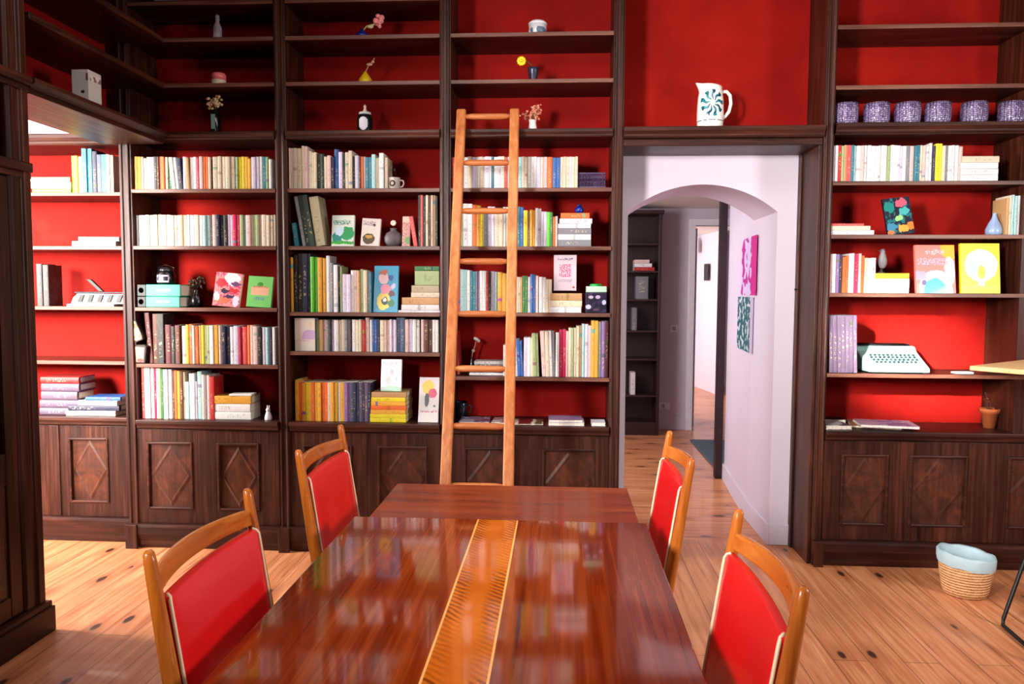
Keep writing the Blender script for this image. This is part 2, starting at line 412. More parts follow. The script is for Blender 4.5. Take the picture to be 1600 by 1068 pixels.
M_SH = wood('walnut_shelf_lit_edge', (54, 28, 20), (98, 60, 46), (134, 90, 72), axis=0, spec=.4)  # overhead highlight along shelf fronts, painted in as a lighter walnut
def shelf(x0, x1, y0, y1, z, parent, th=.022, M=None):
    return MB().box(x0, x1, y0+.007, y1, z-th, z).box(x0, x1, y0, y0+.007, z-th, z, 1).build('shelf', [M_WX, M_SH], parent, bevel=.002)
def cab_door(x0, x1, z0, z1, y, parent, px0=None, px1=None, knob=None):
    """frame door with a sunk field, bead and raised lozenge"""
    fw = .075; a0 = px0 if px0 else x0+fw; a1 = px1 if px1 else x1-fw; b0, b1 = z0+.085, z1-.075
    m = MB().box(x0, a0, y, y+.022, z0, z1).box(a1, x1, y, y+.022, z0, z1).box(a0, a1, y, y+.022, z0, b0).box(a0, a1, y, y+.022, b1, z1)
    d = m.build('door', M_WV, parent, bevel=.002)
    bd = MB(); t = .013
    bd.box(a0, a0+t, y-.006, y+.02, b0, b1).box(a1-t, a1, y-.006, y+.02, b0, b1).box(a0+t, a1-t, y-.006, y+.02, b0, b0+t).box(a0+t, a1-t, y-.006, y+.02, b1-t, b1)
    bd.build('bead', M_WX, d, bevel=.004)
    cx, cz = (a0+a1)/2, (b0+b1)/2; hx, hz = (a1-a0)/2-t, (b1-b0)/2-t
    p = MB().box(a0+t*.5, a1-t*.5, y+.014, y+.02, b0+t*.5, b1-t*.5)
    # lozenge rising to a low pyramid, with a raised rim
    vs = [(cx-hx, y+.013, cz), (cx, y+.013, cz-hz), (cx+hx, y+.013, cz), (cx, y+.013, cz+hz), (cx, y+.0085, cz)]
    vi = [(cx-hx*.86, y+.0095, cz), (cx, y+.0095, cz-hz*.86), (cx+hx*.86, y+.0095, cz), (cx, y+.0095, cz+hz*.86)]
    vj = [(cx-hx*.76, y+.011, cz), (cx, y+.011, cz-hz*.76), (cx+hx*.76, y+.011, cz), (cx, y+.011, cz+hz*.76)]
    p.add(vs[:4]+vi+vj+[vs[4]], [(0, 1, 5, 4), (1, 2, 6, 5), (2, 3, 7, 6), (3, 0, 4, 7), (4, 5, 9, 8), (5, 6, 10, 9), (6, 7, 11, 10), (7, 4, 8, 11),
                                 (8, 9, 12), (9, 10, 12), (10, 11, 12), (11, 8, 12)])
    p.build('panel', M_BURL, d)
    return d
ZC = .77; ZP = .145
def bay(name, label, x0, x1, posts, shelves, doors, y=D, back=BK, top=ZT, bottom=0, upper=(2.97, 2.715), cz=(2.395, 2.44), sidey=None, ptop=None):
    t = thing(name, label, 'bookcase', ((x0+x1)/2, (y+back)/2, bottom))
    L = t.location.copy()
    def fix(o):
        o.location = o.location-L; return o
    K = []
    for (a, b) in posts: K.append(moulded_post(a, b, bottom+ZP*.98, top, t, y=y, th=back-y))
    K.append(MB().box(x0, x1, back-.012, back, ZC-.02, top).build('back_panel', M_RED, t))
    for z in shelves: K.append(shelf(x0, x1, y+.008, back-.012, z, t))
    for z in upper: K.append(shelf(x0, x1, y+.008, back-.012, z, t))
    if cz: K.append(moulding(x0, x1, y, cz[0], cz[1], back-y-.012, .012, t, 'cornice'))
    K.append(moulding(x0, x1, y, ZC-.055, ZC, back-y-.012, .02, t, 'countertop'))
    K.append(moulding(posts[0][0]+.0005, (posts[-1][1] if len(posts) > 1 else x1)-.0005, y, 0, ZP, back-y-.012, .028, t, 'plinth'))
    for (a, b) in posts: K.append(MB().box(a+.001, b-.001, y-.036, y-.02, 0, ZP).build('plinth_block', M_WV, t, bevel=.003))
    for (a, b, c, d) in doors: K.append(cab_door(a, b, ZP+.002, ZC-.06, y+.01, t, c, d))
    K.append(MB().box(x0, x1, back-.04, back-.02, ZP, ZC-.056).build('cabinet_back', M_WV, t))
    for o in K: fix(o)
    return t
def X(px, py=400, y=D): return at(px, py, 1, y).x
P1 = (X(188), X(207)); P2 = (X(431), X(449)); P3 = (X(687), X(704)); P4 = (X(955), X(972))
P5 = (X(1283), X(1299)); P6 = (X(1593, 500), X(1593, 500)+.06)
ROWZ = {1: [2.117, 1.79, 1.432, 1.10], 2: [2.117, 1.79, 1.41, 1.182], 3: [2.117, 1.79, 1.415, 1.048], 4: [2.146, 1.856, 1.536, 1.089]}
xd = X(309, 750)
ZU = at(330, 3, 1, D).z
bay('bookcase', 'leftmost tall walnut bookcase bay, two green boxes on its third shelf', P1[1], P2[0], [P1], ROWZ[1],
    [(P1[1], xd, X(229, 750), X(301, 750)), (xd, P2[0], X(339, 750), X(405, 750))], upper=(ZU+.012, 2.97, 2.715))
xd = (P2[1]+P3[0])/2
bay('bookcase', 'tall walnut bookcase bay just left of the ladder, yellow magazines on its counter', P2[1], P3[0], [P2], ROWZ[2],
    [(P2[1], xd, None, None), (xd, P3[0], None, None)], upper=(ZU+.012, 2.97, 2.715))
xd = (P3[1]+P4[0])/2
bay('bookcase', 'tall walnut bookcase bay behind the ladder, next to the arched doorway', P3[1], P4[0], [P3, P4], ROWZ[3],
    [(P3[1], xd, None, None), (xd, P4[0], None, None)])
# wide case right of the doorway
xr = X(1593, 500)+1.1
a, b = X(1405, 780), X(1548, 780)
rc = bay('bookcase', 'wide walnut bookcase right of the doorway holding the mint typewriter', P5[1], xr, [P5], ROWZ[4],
    [(P5[1], a, X(1314, 780), X(1388, 780)), (a, b, X(1421, 780), X(1512, 780)), (b, b+.52, b+.09, b+.43), (b+.52, xr, None, None)], upper=(2.98, 2.66), cz=(2.395, 2.455))
L = rc.location
p = MB().box(P6[0], P6[1], D+.012, BK-.012, ZC, ZT); o = p.build('divider', M_WV, rc); o.location = -L
o = moulding(P5[1], xr, D-.012, 2.40, 2.452, .03, .03, rc, 'cornice_lip'); o.location = o.location-L
# niche above the doorway: ledge, red back, side cheeks
t = thing('door_niche', 'red-backed niche above the arched doorway with a walnut ledge', 'niche', ((P4[1]+P5[0])/2, D, 2.34)); L = t.location.copy()
for o in (moulding(P4[1]+.001, P5[0]-.001, D, 2.385, 2.445, BK-D-.012, .02, t, 'ledge'),
          MB().box(P4[1]+.001, P5[0]-.001, D+.02, BK-.012, 2.345, 2.384).build('lintel', M_WX, t, bevel=.004),
          MB().box(P4[1]+.001, P5[0]-.001, BK-.03, BK-.012, 2.446, ZT).build('back_panel', M_RED, t)):
    o.location = o.location-L
t = thing('door_casing', 'dark walnut cheek lining the right side of the arched doorway', 'door casing', (P5[0], D, 0)); L = t.location.copy()
for o in (MB().box(P5[0]-.022, P5[0]-.001, D+.02, WA-.003, 0, 2.344).build('cheek', M_WV, t, bevel=.003),
          MB().box(P5[0]-.035, P5[0]-.022, WA-.05, WA-.003, 0, 2.344).build('door_stop', M_WV, t, bevel=.003),
          MB().box(P5[0]-.05, P5[0]-.022, WA-.055, WA-.045, 1.55, 1.56).build('hook', M_BLK, t)):
    o.location = o.location-L
# unit in the side room, seen through the opening
yl = 4.36
sx = P1[0]-.006
def side_unit():
    x0 = -3.75; x1 = sx
    t = thing('bookcase', 'sunlit bookcase of the side room seen through the opening at the far left', 'bookcase', (-3.2, yl, 0)); L = t.location.copy()
    K = [MB().box(x0, x1, 4.69, 4.702, ZC-.02, 2.43).build('back_panel', M_RED, t)]
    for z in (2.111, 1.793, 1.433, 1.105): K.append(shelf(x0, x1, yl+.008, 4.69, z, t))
    K.append(moulding(x0, x1, yl, 2.385, 2.45, .33, .02, t)); K.append(moulding(x0, x1, yl, ZC-.055, ZC-.002, .33, .02, t, 'countertop'))
    K.append(moulding(x0, x1, yl, 0, .15, .33, .028, t, 'plinth'))
    a0, a1 = at(93, 740, 1, yl).x, at(180, 740, 1, yl).x
    K.append(cab_door(a0, x1, .152, ZC-.06, yl+.01, t, at(107, 740, 1, yl).x, at(169, 740, 1, yl).x))
    K.append(cab_door(a0-.52, a0-.06, .152, ZC-.06, yl+.01, t))
    K.append(MB().box(a0-.06, a0, yl+.004, yl+.03, .152, ZC-.06).build('stile', M_WV, t, bevel=.003))
    for o in K: o.location = o.location-L
    return t
side_unit()
# bridge of shelves over the opening in the left wall
def bridge():
    y0, y1 = 3.17, D-.002; xb = -2.64
    t = thing('wall_bookcase', 'walnut shelves bridging the opening to the side room, white box on them', 'bookcase', (-2.45, 3.7, 2.38)); L = t.location.copy()
    poly = [(XL, 2.395), (XL+.005, 2.395), (XL+.012, 2.405), (XL+.03, 2.42), (XL+.03, 2.437), (XL+.02, 2.44), (xb, 2.44), (xb, 2.395)]
    m = MB(); n = len(poly)
    m.add([(x, y0, z) for x, z in poly]+[(x, y1, z) for x, z in poly], [(i, (i+1) % n, (i+1) % n+n, i+n) for i in range(n)]+[tuple(range(n)), tuple(range(n, 2*n))])
    K = [m.build('cornice', M_WY, t, bevel=.0015)]
    K.append(MB().box(xb, XL+.0, y0, y1, 2.372, 2.394).build('soffit', M_WY, t))
    K.append(MB().box(xb-.02, xb, y0, 4.6, 2.40, ZT).build('back_panel', M_RED, t))
    for z in (2.97, 2.715): K.append(MB().box(xb, XL+.012, y0, y1, z-.03, z).build('shelf', M_WY, t, bevel=.003))
    for o in K: o.location = o.location-L
bridge()
# upper cheek closing the corner between bridge and back wall case
# glazed cabinet on the left wall, near the camera
def glass_cabinet():
    y1 = 3.168; y0 = 1.2; xb = -2.655; xf = XL-.01
    t = thing('glass_cabinet', 'tall walnut cabinet with a glazed door, cut by the left edge', 'cabinet', (-2.45, 2.2, 0)); L = t.location.copy()
    K = []
    ya = y1-.13
    K.append(MB().box(xb, xf, y1-.03, y1, .14, ZT).build('end_panel', M_WV, t, bevel=.003))
    poly = [(xf-.02, y1-.001), (xf-.02, ya), (xf-.004, ya), (xf+.008, ya+.012), (xf+.008, ya+.05), (xf, ya+.056), (xf, ya+.075), (xf+.012, ya+.082), (xf+.012, y1-.012), (xf+.002, y1-.001)]
    K.append(MB().prism(poly, 2, .14, ZT).build('post', M_WV, t, bevel=.002, seg=1))
    # plinth wrapping the corner
    K.append(MB().box(xb, xf+.035, y0, y1+.02, 0, .115).box(xb, xf+.025, y0, y1+.014, .115, .14).build('plinth', M_WY, t, bevel=.004))
    def mld(z0, z1, nm, pr=.03):
        return MB().box(xf-.02, xf+pr*.5, y0, y1, z0, z0+(z1-z0)*.4).box(xf-.02, xf+pr, y0, y1, z0+(z1-z0)*.4, z1).build(nm, M_WY, t, bevel=.006)
    K += [mld(2.375, 2.44, 'cornice', .032), mld(2.005, 2.075, 'transom', .02)]
    K.append(MB().box(xb, xf-.02, y0, y1-.03, 2.38, 2.42).box(xb, xf-.02, y0, y1-.03, 2.02, 2.05).build('inner_shelf', M_WY, t))
    K.append(MB().box(xb, xb+.012, y0, y1-.03, .14, ZT).build('back_panel', M_RED, t))
    # doors: lower wooden panel part and glazed upper part in one leaf
    for k in range(2):
        b1 = ya-.004-k*.56; b0 = b1-.55; z0, z1, zm = .15, 2.0, .78
        fr = MB(); y_ = xf
        fr.box(y_-.025, y_, b0, b0+.07, z0, z1).box(y_-.025, y_, b1-.07, b1, z0, z1)
        for (c, d) in ((z0, z0+.09), (zm-.06, zm+.07), (z1-.08, z1)): fr.box(y_-.025, y_, b0+.07, b1-.07, c, d)
        dr = fr.build('door', M_WV, t, bevel=.004); K.append(dr)
        MB().box(y_-.016, y_-.01, b0+.06, b1-.06, z0+.08, zm-.05).box(y_-.014, y_-.003, b0+.11, b1-.11, z0+.13, zm-.10).build('panel', M_BURL, dr, bevel=.006)
        g = MB().box(y_-.014, y_-.011, b0+.062, b1-.062, zm+.06, z1-.07).build('pane', M_GLASS, dr)
    for z in (1.2, 1.6): K.append(MB().box(xb+.012, xf-.04, y0, y1-.03, z-.02, z).build('inner_shelf', M_WY, t))
    for o in K: o.location = o.location-L
tg = NT('cabinet_glass', .03, .5); tg.b.inputs['Transmission Weight'].default_value = 1; tg.color((.8, .8, .8, 1)); M_GLASS = tg.m
glass_cabinet()
# bookcase in the hall
def hall_case():
    x1 = at(1030, 600, 1, 8.15).x; x0 = x1-.62; y0, y1 = 8.13, 8.47; zt = at(1010, 334, 1, 8.13).z
    t = thing('bookcase', 'narrow dark bookcase standing against the far hall wall', 'bookcase', ((x0+x1)/2, y0, 0)); L = t.location.copy()
    M2 = plain('dark_stained_wood', (46, 16, 16), .45)
    K = [MB().box(x0, x0+.03, y0, y1, 0, zt).build('side_panel', M2, t, bevel=.003), MB().box(x1-.03, x1, y0, y1, 0, zt).build('side_panel', M2, t, bevel=.003),
         MB().box(x0+.03, x1-.03, y1-.015, y1, 0, zt).build('back_panel', M2, t), MB().box(x0-.02, x1+.02, y0-.02, y1, zt, zt+.04).build('cornice', M2, t, bevel=.006),
         MB().box(x0+.03, x1-.03, y0+.005, y1-.015, 0, .14).build('plinth', M2, t, bevel=.004)]
    hz = [at(1008, q, 1, 8.15).z for q in (380, 423, 467, 516, 560, 617)]
    for z in hz: K.append(MB().box(x0+.03, x1-.03, y0+.004, y1-.015, z-.02, z).build('shelf', M2, t, bevel=.002))
    for o in K: o.location = o.location-L
    return x0, x1, hz
HC = hall_case()
# ------------------------------------------------------------------ far rooms: small fittings
tr = at(1134, 500, 1, 6.25).x
struct('trim_2', MB().box(at(1121, 600, 1, 6.25).x, tr, 6.255, 6.34, 0, at(1126, 303, 1, 6.25).z), plain('dark_casing', (40, 16, 24), .4), .004)
dl = tag(MB().box(dx0+.005, dx0+.045, FW+.13, FW+.95, .01, dz-.02).build('door_1', plain('white_gloss_trim', (238, 234, 240)), bevel=.004), kind='structure')
MB().tube([(dx0+.045, FW+.85, 1.0), (dx0+.09, FW+.85, 1.0), (dx0+.09, FW+.73, 1.0)], .009).build('door_handle', plain('brushed_steel', (150, 150, 155), .3, metal=.8), dl)
fs = MB().box(0, .06, -1.2, 0, 0, 2.46)
o = tag(fs.build('wall_far_room_angled', M_WHITE, loc=(2.24, 12.6, 0), rot=(0, 0, math.radians(8))), kind='structure')
q = at(1101, 425, 0, 2.32)
t = MB().box(-.012, 0, -.10, .10, -.13, .13).build('picture_frame', M_BLK, loc=(2.294, 12.0, at(1100, 425, 1, 12.0).z), rot=(0, 0, math.radians(8)), bevel=.003)
tag(t, 'small black rectangular frame on the pale wall of the farthest room', 'frame')
t = MB().prism([(0, 0), (.16, .0), (.16, .16), (.0, .22)], 1, 0, .14).build('wall_lamp', plain('brown_shade', (120, 90, 62), .6), loc=(2.02, 12.3, at(1095, 390, 1, 12.3).z-.05), bevel=.01)
tag(t, 'brown box-shaped bracket high on the wall of the farthest room', 'wall bracket')
def plate(x, y, z, lab, w_=.08):
    t = MB().box(-w_/2, w_/2, -.008, 0, -.04, .04).build('wall_switch', plain('white_plastic', (236, 232, 236), .35), loc=(x, y, z), bevel=.003)
    MB().box(-.018, .018, -.013, -.008, -.022, .022).build('rocker', plain('grey_plastic', (170, 160, 172), .35), t)
    tag(t, lab, 'switch')
p = at(1053, 513, 1, FW); plate(p.x, FW-.001, p.z, 'white light switch at hand height on the far hall wall')
p = at(1036, 634, 1, FW); plate(p.x, FW-.001, p.z, 'white double socket just above the skirting of the far hall wall', .15)
rg = MB().box(1.37, 2.3, 6.66, 7.88, .001, .014).build('rug', None if False else plain('slate_rug', (88, 108, 118), .9), bevel=.004)
tag(rg, 'slate blue flat rug on the hall floor behind the dark door casing', 'rug')
# posters on the hall's right wall
ang = math.atan2(hx1-hx0, 6.25-5.16)
def poster(nm, lab, pxs, pys, mat_args):
    def on_wall(px):
        # intersect pixel column with the slanted wall
        a, b = at(px, pys[0], 1, 5.16), at(px, pys[0], 1, 6.25)
        ta = (hx0-a.x); k = (hx1-hx0)-(b.x-a.x)
        s = -ta/k if abs(k) > 1e-6 else 0
        return 5.16+s*(6.25-5.16)
    ya, yb = on_wall(pxs[1]), on_wall(pxs[0]); ym = (ya+yb)/2
    za, zb = at(pxs[1], pys[0], 1, ya).z, at(pxs[1], pys[1], 1, ya).z
    L_ = yb-ya; H_ = za-zb
    m = MB().box(-.002, 0, 0, L_, 0, H_)
    t = NT(nm, .5, .4); c = t.coord((1, 1/L_, 1/H_)); p = t.sep(c); n = t.noise(c, mat_args[2], 1)
    n2 = t.noise(c, 3, 1)
    f = t.math('GREATER_THAN', n[0], mat_args[3])
    col = t.mix(f, lin(mat_args[0]), lin(mat_args[1]))
    col = t.mix(t.math('LESS_THAN', p[1], mat_args[4]), col, lin(mat_args[5]))
    t.color(col)
    o = m.build('poster', t.m, loc=(hx0+(ya-5.16)*(hx1-hx0)/1.09-.003, ya, zb), rot=(0, 0, -ang))
    tag(o, lab, 'poster', None)
poster('poster_magenta', 'magenta and white poster, upper of the two on the hall wall beyond the arch', (1160, 1184), (366, 461), ((206, 186, 222), (176, 40, 140), 5.5, .54, .28, (196, 24, 128)))
poster('poster_teal', 'dark teal leafy poster, lower of the two on the hall wall beyond the arch', (1154, 1178), (464, 553), ((186, 198, 206), (34, 92, 98), 9, .44, .16, (190, 176, 200)))

# ------------------------------------------------------------------ table
def table():
    x0, x1 = -.705, .303; y0, y1 = .95, 2.545; zt = .75
    t = thing('dining_table', 'long glossy mahogany extending table with two pale inlay lines', 'table', ((x0+x1)/2, (y0+y1)/2, 0)); L = t.location.copy()
    # glossy veneer: coordinates are local to the table origin
    g = NT('lacquered_mahogany', .08, .45, .2); g.b.inputs['Coat Roughness'].default_value = .02
    c = g.coord(); p = g.sep(c)
    n = g.noise(g.coord((55, 1.3, 1)), 1, 4, .6, .5); n2 = g.noise(g.coord((9, .7, 1)), 1, 3, .5, 1.0)
    f = g.math('ADD', g.math('MULTIPLY', n[0], .5), g.math('MULTIPLY', n2[0], .5))
    base = g.ramp(f, [(.32, (84, 22, 5)), (.5, (124, 42, 11)), (.68, (160, 70, 22))])
    lxa, lxb = -.271, -.136; xc = (lxa+lxb)/2; hw_ = (lxb-lxa)/2
    u = g.math('DIVIDE', g.math('SUBTRACT', p[0], xc), hw_); au = g.math('ABSOLUTE', u)
    inb = g.math('LESS_THAN', au, 1)
    # chevron figure: leaves of veneer mirrored about the centre line, in blocks along the table
    n3 = g.noise(c, 14, 3)
    ph = g.math('ADD', g.math('ADD', g.math('MULTIPLY', p[1], 88), g.math('MULTIPLY', u, 4.6)), g.math('MULTIPLY', n3[0], 3.2))
    st = g.remap(g.math('SINE', g.math('MULTIPLY', ph, 3.1)), -.3, .5)
    side = g.remap(au, .25, .6, 0, 1)
    blk = g.math('LESS_THAN', g.math('FRACT', g.math('ADD', g.math('ADD', g.math('MULTIPLY', p[1], 1.7), g.math('MULTIPLY', au, -.07)), .10)), .55)
    amt = g.math('MULTIPLY', g.math('MULTIPLY', st, side), g.math('ADD', .3, g.math('MULTIPLY', blk, .4)))
    band = g.mix(amt, g.mix(n3[0], lin((186, 84, 14)), lin((222, 122, 34))), lin((98, 30, 8)))
    base = g.mix(inb, base, band)
    line = g.math('LESS_THAN', g.math('ABSOLUTE', g.math('SUBTRACT', au, 1)), .042)
    base = g.mix(line, base, lin((250, 184, 104)))
    g.color(base)
    K = [MB().box(x0, x1, y0, y1, zt-.024, zt).build('tabletop', g.m, t, bevel=.003)]
    M2 = wood('mahogany_leaf', (104, 34, 14), (136, 52, 22), (164, 78, 38), axis=0, rough=.34, coat=.1, fine=30)
    K.append(MB().box(x0+.03, x1-.015, y1-.25, 3.11, zt-.05, zt-.027).build('extension_leaf', M2, t, bevel=.003))
    K.append(MB().box(x0+.03, x1-.015, .40, y0+.2, zt-.05, zt-.027).build('extension_leaf', M2, t, bevel=.003))
    M3 = wood('mahogany_apron', (84, 26, 10), (120, 44, 18), (150, 66, 30), axis=1, rough=.3, coat=.3)
    K.append(MB().box(x0+.07, x0+.095, y0+.1, y1-.1, zt-.15, zt-.052).box(x1-.095, x1-.07, y0+.1, y1-.1, zt-.15, zt-.052)
             .box(x0+.095, x1-.095, y0+.1, y0+.125, zt-.15, zt-.052).box(x0+.095, x1-.095, y1-.125, y1-.1, zt-.15, zt-.052).build('apron', M3, t, bevel=.002))
    for xx in (x0+.075, x1-.135):
        for yy in (y0+.1, y1-.16):
            m = MB(); a = .03; b = .018; cx, cy = xx+.03, yy+.03
            m.add([(cx+sx_*r, cy+sy_*r, z) for z, r in ((0, b), (zt-.14, a), (zt-.052, a)) for sx_, sy_ in ((-1, -1), (1, -1), (1, 1), (-1, 1))],
                  [(0, 3, 2, 1), (8, 9, 10, 11)]+[(i+k*4, (i+1) % 4+k*4, (i+1) % 4+4+k*4, i+4+k*4) for k in (0, 1) for i in range(4)])
            K.append(m.build('leg', M3, t, bevel=.003))
    for o in K: o.location = o.location-L
table()
# ------------------------------------------------------------------ chairs (built facing +x, table side)
def chair(label, x, y, rz, HWd=.245):
    t = thing('dining_chair', label, 'chair', (x, y, 0), rz, 'red padded dining chairs')
    def xb(z):      # line of the raked back post
        return -.205-.085*(z-.45)/.55 if z > .45 else -.205-.05*(.45-z)/.45
    for s in (-1, 1):
        y_ = s*HWd
        zs = [0, .2, .4, .5, .7, .85, .93, .975, .993, 1.0]
        rr = [.012, .014, .017, .0175, .0165, .0145, .013, .012, .0105, .006]
        m = MB()
        m.tube([(xb(z), y_, z) for z in zs], [r*1.12 for r in rr], 10, sx=1)
        m.build('back_post', M_OAK, t)
        m = MB().tube([(.20, s*.20, 0), (.195, s*.20, .22), (.19, s*.20, .44)], [.013, .017, .021], 8)
        m.build('leg', M_OAK, t)
    def bent(z0, z1, th, bow, hw_, nm, mat, off=0, bulge=0, par=None, crown=0):
        N, Mz = 14, 6; vs = []
        for side_ in (0, 1):
            for j in range(Mz+1):
                for i in range(N+1):
                    u = -1+2*i/N; v = j/Mz
                    z = z0+(z1-z0)*v+crown*(1-u*u)*v
                    b = bulge*(1-u**4)*(1-(2*v-1)**4) if side_ else 0
                    xx = xb(z)+off-bow*(1-u*u)+(th+b if side_ else 0)
                    vs.append((xx, u*hw_, z))
        W_ = N+1; o = W_*(Mz+1); fs = []
        for j in range(Mz):
            for i in range(N):
                a = j*W_+i; fs.append((a, a+W_, a+W_+1, a+1)); fs.append((o+a, o+a+1, o+a+W_+1, o+a+W_))
        for i in range(N): fs.append((i, i+1, o+i+1, o+i)); a = Mz*W_+i; fs.append((a, o+a, o+a+1, a+1))
        for j in range(Mz): a = j*W_; fs.append((a, o+a, o+a+W_, a+W_)); a = j*W_+N; fs.append((a, a+W_, o+a+W_, o+a))
        m = MB(); m.add(vs, fs, 0, True); return m.build(nm, mat, t if par is None else par, bevel=.003, seg=2)
    bent(.903, .944, .016, .044, HWd-.006, 'top_rail', M_OAKY, off=-.010, crown=.006)
    pad = bent(.50, .896, .022, .012, HWd-.016, 'backrest', M_LEA, off=-.004, bulge=.012, crown=.004)
    bent(.46, .495, .018, .02, HWd-.01, 'lower_rail', M_OAKY, off=-.008)
    h = HWd-.015
    for s_ in (-1, 1):
        pts = [(xb(z)+.019, s_*h, z) for z in [.50+.03*k for k in range(13)]+[.884]]+[(xb(.895)+.016, s_*(h-.006), .894), (xb(.898)+.008, s_*(h-.012), .899)]
        MB().tube(pts, .004, 6).build('piping', M_PIPE, pad)
    st = MB()
    st.prism([(-.19, -.21), (.215, -.225), (.235, -.20), (.235, .20), (.215, .225), (-.19, .21)], 2, .445, .485)
    st.build('seat', M_LEA, t, bevel=.016, seg=3)
    MB().prism([(-.205, -.215), (.21, -.215), (.21, .215), (-.205, .215)], 2, .39, .444).build('seat_frame', M_OAKY, t, bevel=.004)
    MB().tube([(-.21, -.2, .2), (.19, -.19, .2)], .010).tube([(-.21, .2, .2), (.19, .19, .2)], .010).build('stretcher', M_OAK, t)
    return t
chair('red padded wooden chair at the front left of the table, nearest the left cabinet', -.545, 1.71, 0)
chair('red padded wooden chair at the far left of the table, before the bookcase', -.58, 2.70, 0)
chair('red padded wooden chair at the far right of the table, toward the arched doorway', .142, 2.68, PI, .238)
chair('red padded wooden chair at the front right of the table, cut by the bottom edge', .158, 1.615, PI)
# ------------------------------------------------------------------ ladder
def ladder():
    t = thing('ladder', 'tall plain wooden ladder leaning on the bookcase left of the doorway', 'ladder', (-.38, 3.6, 0)); L = t.location.copy()
    yy = lambda z: 4.25-.38*(2.53-z)
    K = []
    for xt, xbm in ((-.552, -.528), (-.256, -.226)):
        m = MB(); pts = []; n = 9
        vs = []
        for i in range(n):
            z = 2.545*i/(n-1); x = xbm+(xt-xbm)*z/2.53
            for a, b in ((-.026, -.019), (.026, -.019), (.026, .019), (-.026, .019)): vs.append((x+a, yy(z)+b, z))
        fs = [(i*4+k, i*4+(k+1) % 4, i*4+4+(k+1) % 4, i*4+4+k) for i in range(n-1) for k in range(4)]+[(0, 3, 2, 1), ((n-1)*4, (n-1)*4+1, (n-1)*4+2, (n-1)*4+3)]
        m.add(vs, fs); K.append(m.build('rail', M_LAD, t, bevel=.010, seg=3))
    for k in range(9):
        z = 2.50-.27*k
        xa = -.528-.024*z/2.53; xc = -.226-.030*z/2.53
        K.append(MB().tube([(xa+.024, yy(z), z), (xa+.06, yy(z), z), (xc-.06, yy(z), z), (xc-.024, yy(z), z)], [.012, .0165, .0165, .012], 12).build('rung', M_LADX, t))
    for o in K: o.location = o.location-L
ladder()
# ------------------------------------------------------------------ basket and desk
def basket():
    p = at(1506, 925, 2, 0); c = (p.x, 3.93, 0)
    t = thing('waste_basket', 'woven straw waste basket with a pale blue liner by the right bookcase', 'basket', c)
    ws = NT('woven_straw', .7, .3); co = ws.coord(); pz = ws.sep(co)
    wv = ws.n.new('ShaderNodeTexWave'); wv.bands_direction = 'Z'; wv.inputs['Scale'].default_value = 22; wv.inputs['Distortion'].default_value = 1.6
    wv.inputs['Detail Scale'].default_value = 6; ws.l.new(co, wv.inputs['Vector'])
    n = ws.noise(co, 70, 2)
    f = ws.math('ADD', ws.math('MULTIPLY', wv.outputs[1], .6), ws.math('MULTIPLY', n[0], .4))
    ws.color(ws.ramp(f, [(.2, (146, 92, 52)), (.5, (196, 146, 98)), (.8, (226, 184, 136))])); ws.bump(f, .7, .004)
    MB().lathe([(.085, .0), (.1, .002), (.108, .03), (.122, .12), (.129, .2), (.125, .2), (.117, .12), (.1, .012), (.0, .012)], 36, cap=False).lathe([(.0, 0), (.085, 0)], 36, cap=False).build('body', ws.m, t)
    lm = plain('pale_blue_liner', (176, 204, 212), .55, var=.25)
    m = MB(); prof = [(.130, .150), (.1335, .17), (.135, .205), (.130, .216), (.122, .208), (.112, .14), (.09, .03)]
    seg = 40; vs = []
    for i, (r, z) in enumerate(prof):
        for k in range(seg):
            a = 2*PI*k/seg; w_ = .0015*math.sin(a*5+i)+.001*math.sin(a*9+2)
            vs.append(((r+w_*.5)*math.cos(a), (r+w_*.5)*math.sin(a), z+w_*(1.5 if i < 4 else 0)-.012*math.cos(a)*(1 if i < 5 else 0)))
    m.add(vs, [(i*seg+k, i*seg+(k+1) % seg, (i+1)*seg+(k+1) % seg, (i+1)*seg+k) for i in range(len(prof)-1) for k in range(seg)], 0, True)
    m.build('liner', lm, t)
basket()
def desk():
    zt = 1.2; p0 = at(1515, 571, 2, zt); e1 = (Vector((.46, .37, 0))).normalized(); e2 = Vector((e1.y, -e1.x, 0))
    t = thing('tall_desk', 'pale wooden tall desk on thin black legs, cut by the right edge', 'desk', (p0.x+.5, p0.y-.1, 0)); L = t.location.copy()
    a = p0; b = a+e1*1.1; c_ = b+e2*.55; d = a+e2*.55
    m = MB(); m.add([(q.x, q.y, z) for z in (zt-.022, zt) for q in (a, b, c_, d)], [(0, 1, 2, 3), (4, 7, 6, 5), (0, 4, 5, 1), (1, 5, 6, 2), (2, 6, 7, 3), (3, 7, 4, 0)])
    K = [m.build('desktop', wood('pale_pine', (206, 150, 92), (232, 184, 128), (244, 206, 156), axis=0, rough=.4), t, bevel=.003)]
    f1 = at(1565, 974, 2, .012); f2_ = f1+Vector((-.04, -.42, 0))
    for q, nm in ((f1, 0), (f1+Vector((.62, .25, 0)), 1)):
        top1 = Vector((q.x+.30-nm*.5, q.y-.05, zt-.03)); g2 = q+(f2_-f1); top2 = Vector((g2.x+.30-nm*.5, g2.y+.05, zt-.03))
        K.append(MB().tube([top1, q+(top1-q)*.02, q+(g2-q)*.03, g2-(g2-q)*.03, g2+(top2-g2)*.02, top2], .009, 8).build('leg', M_BLK, t))
    for o in K: o.location = o.location-L
desk()
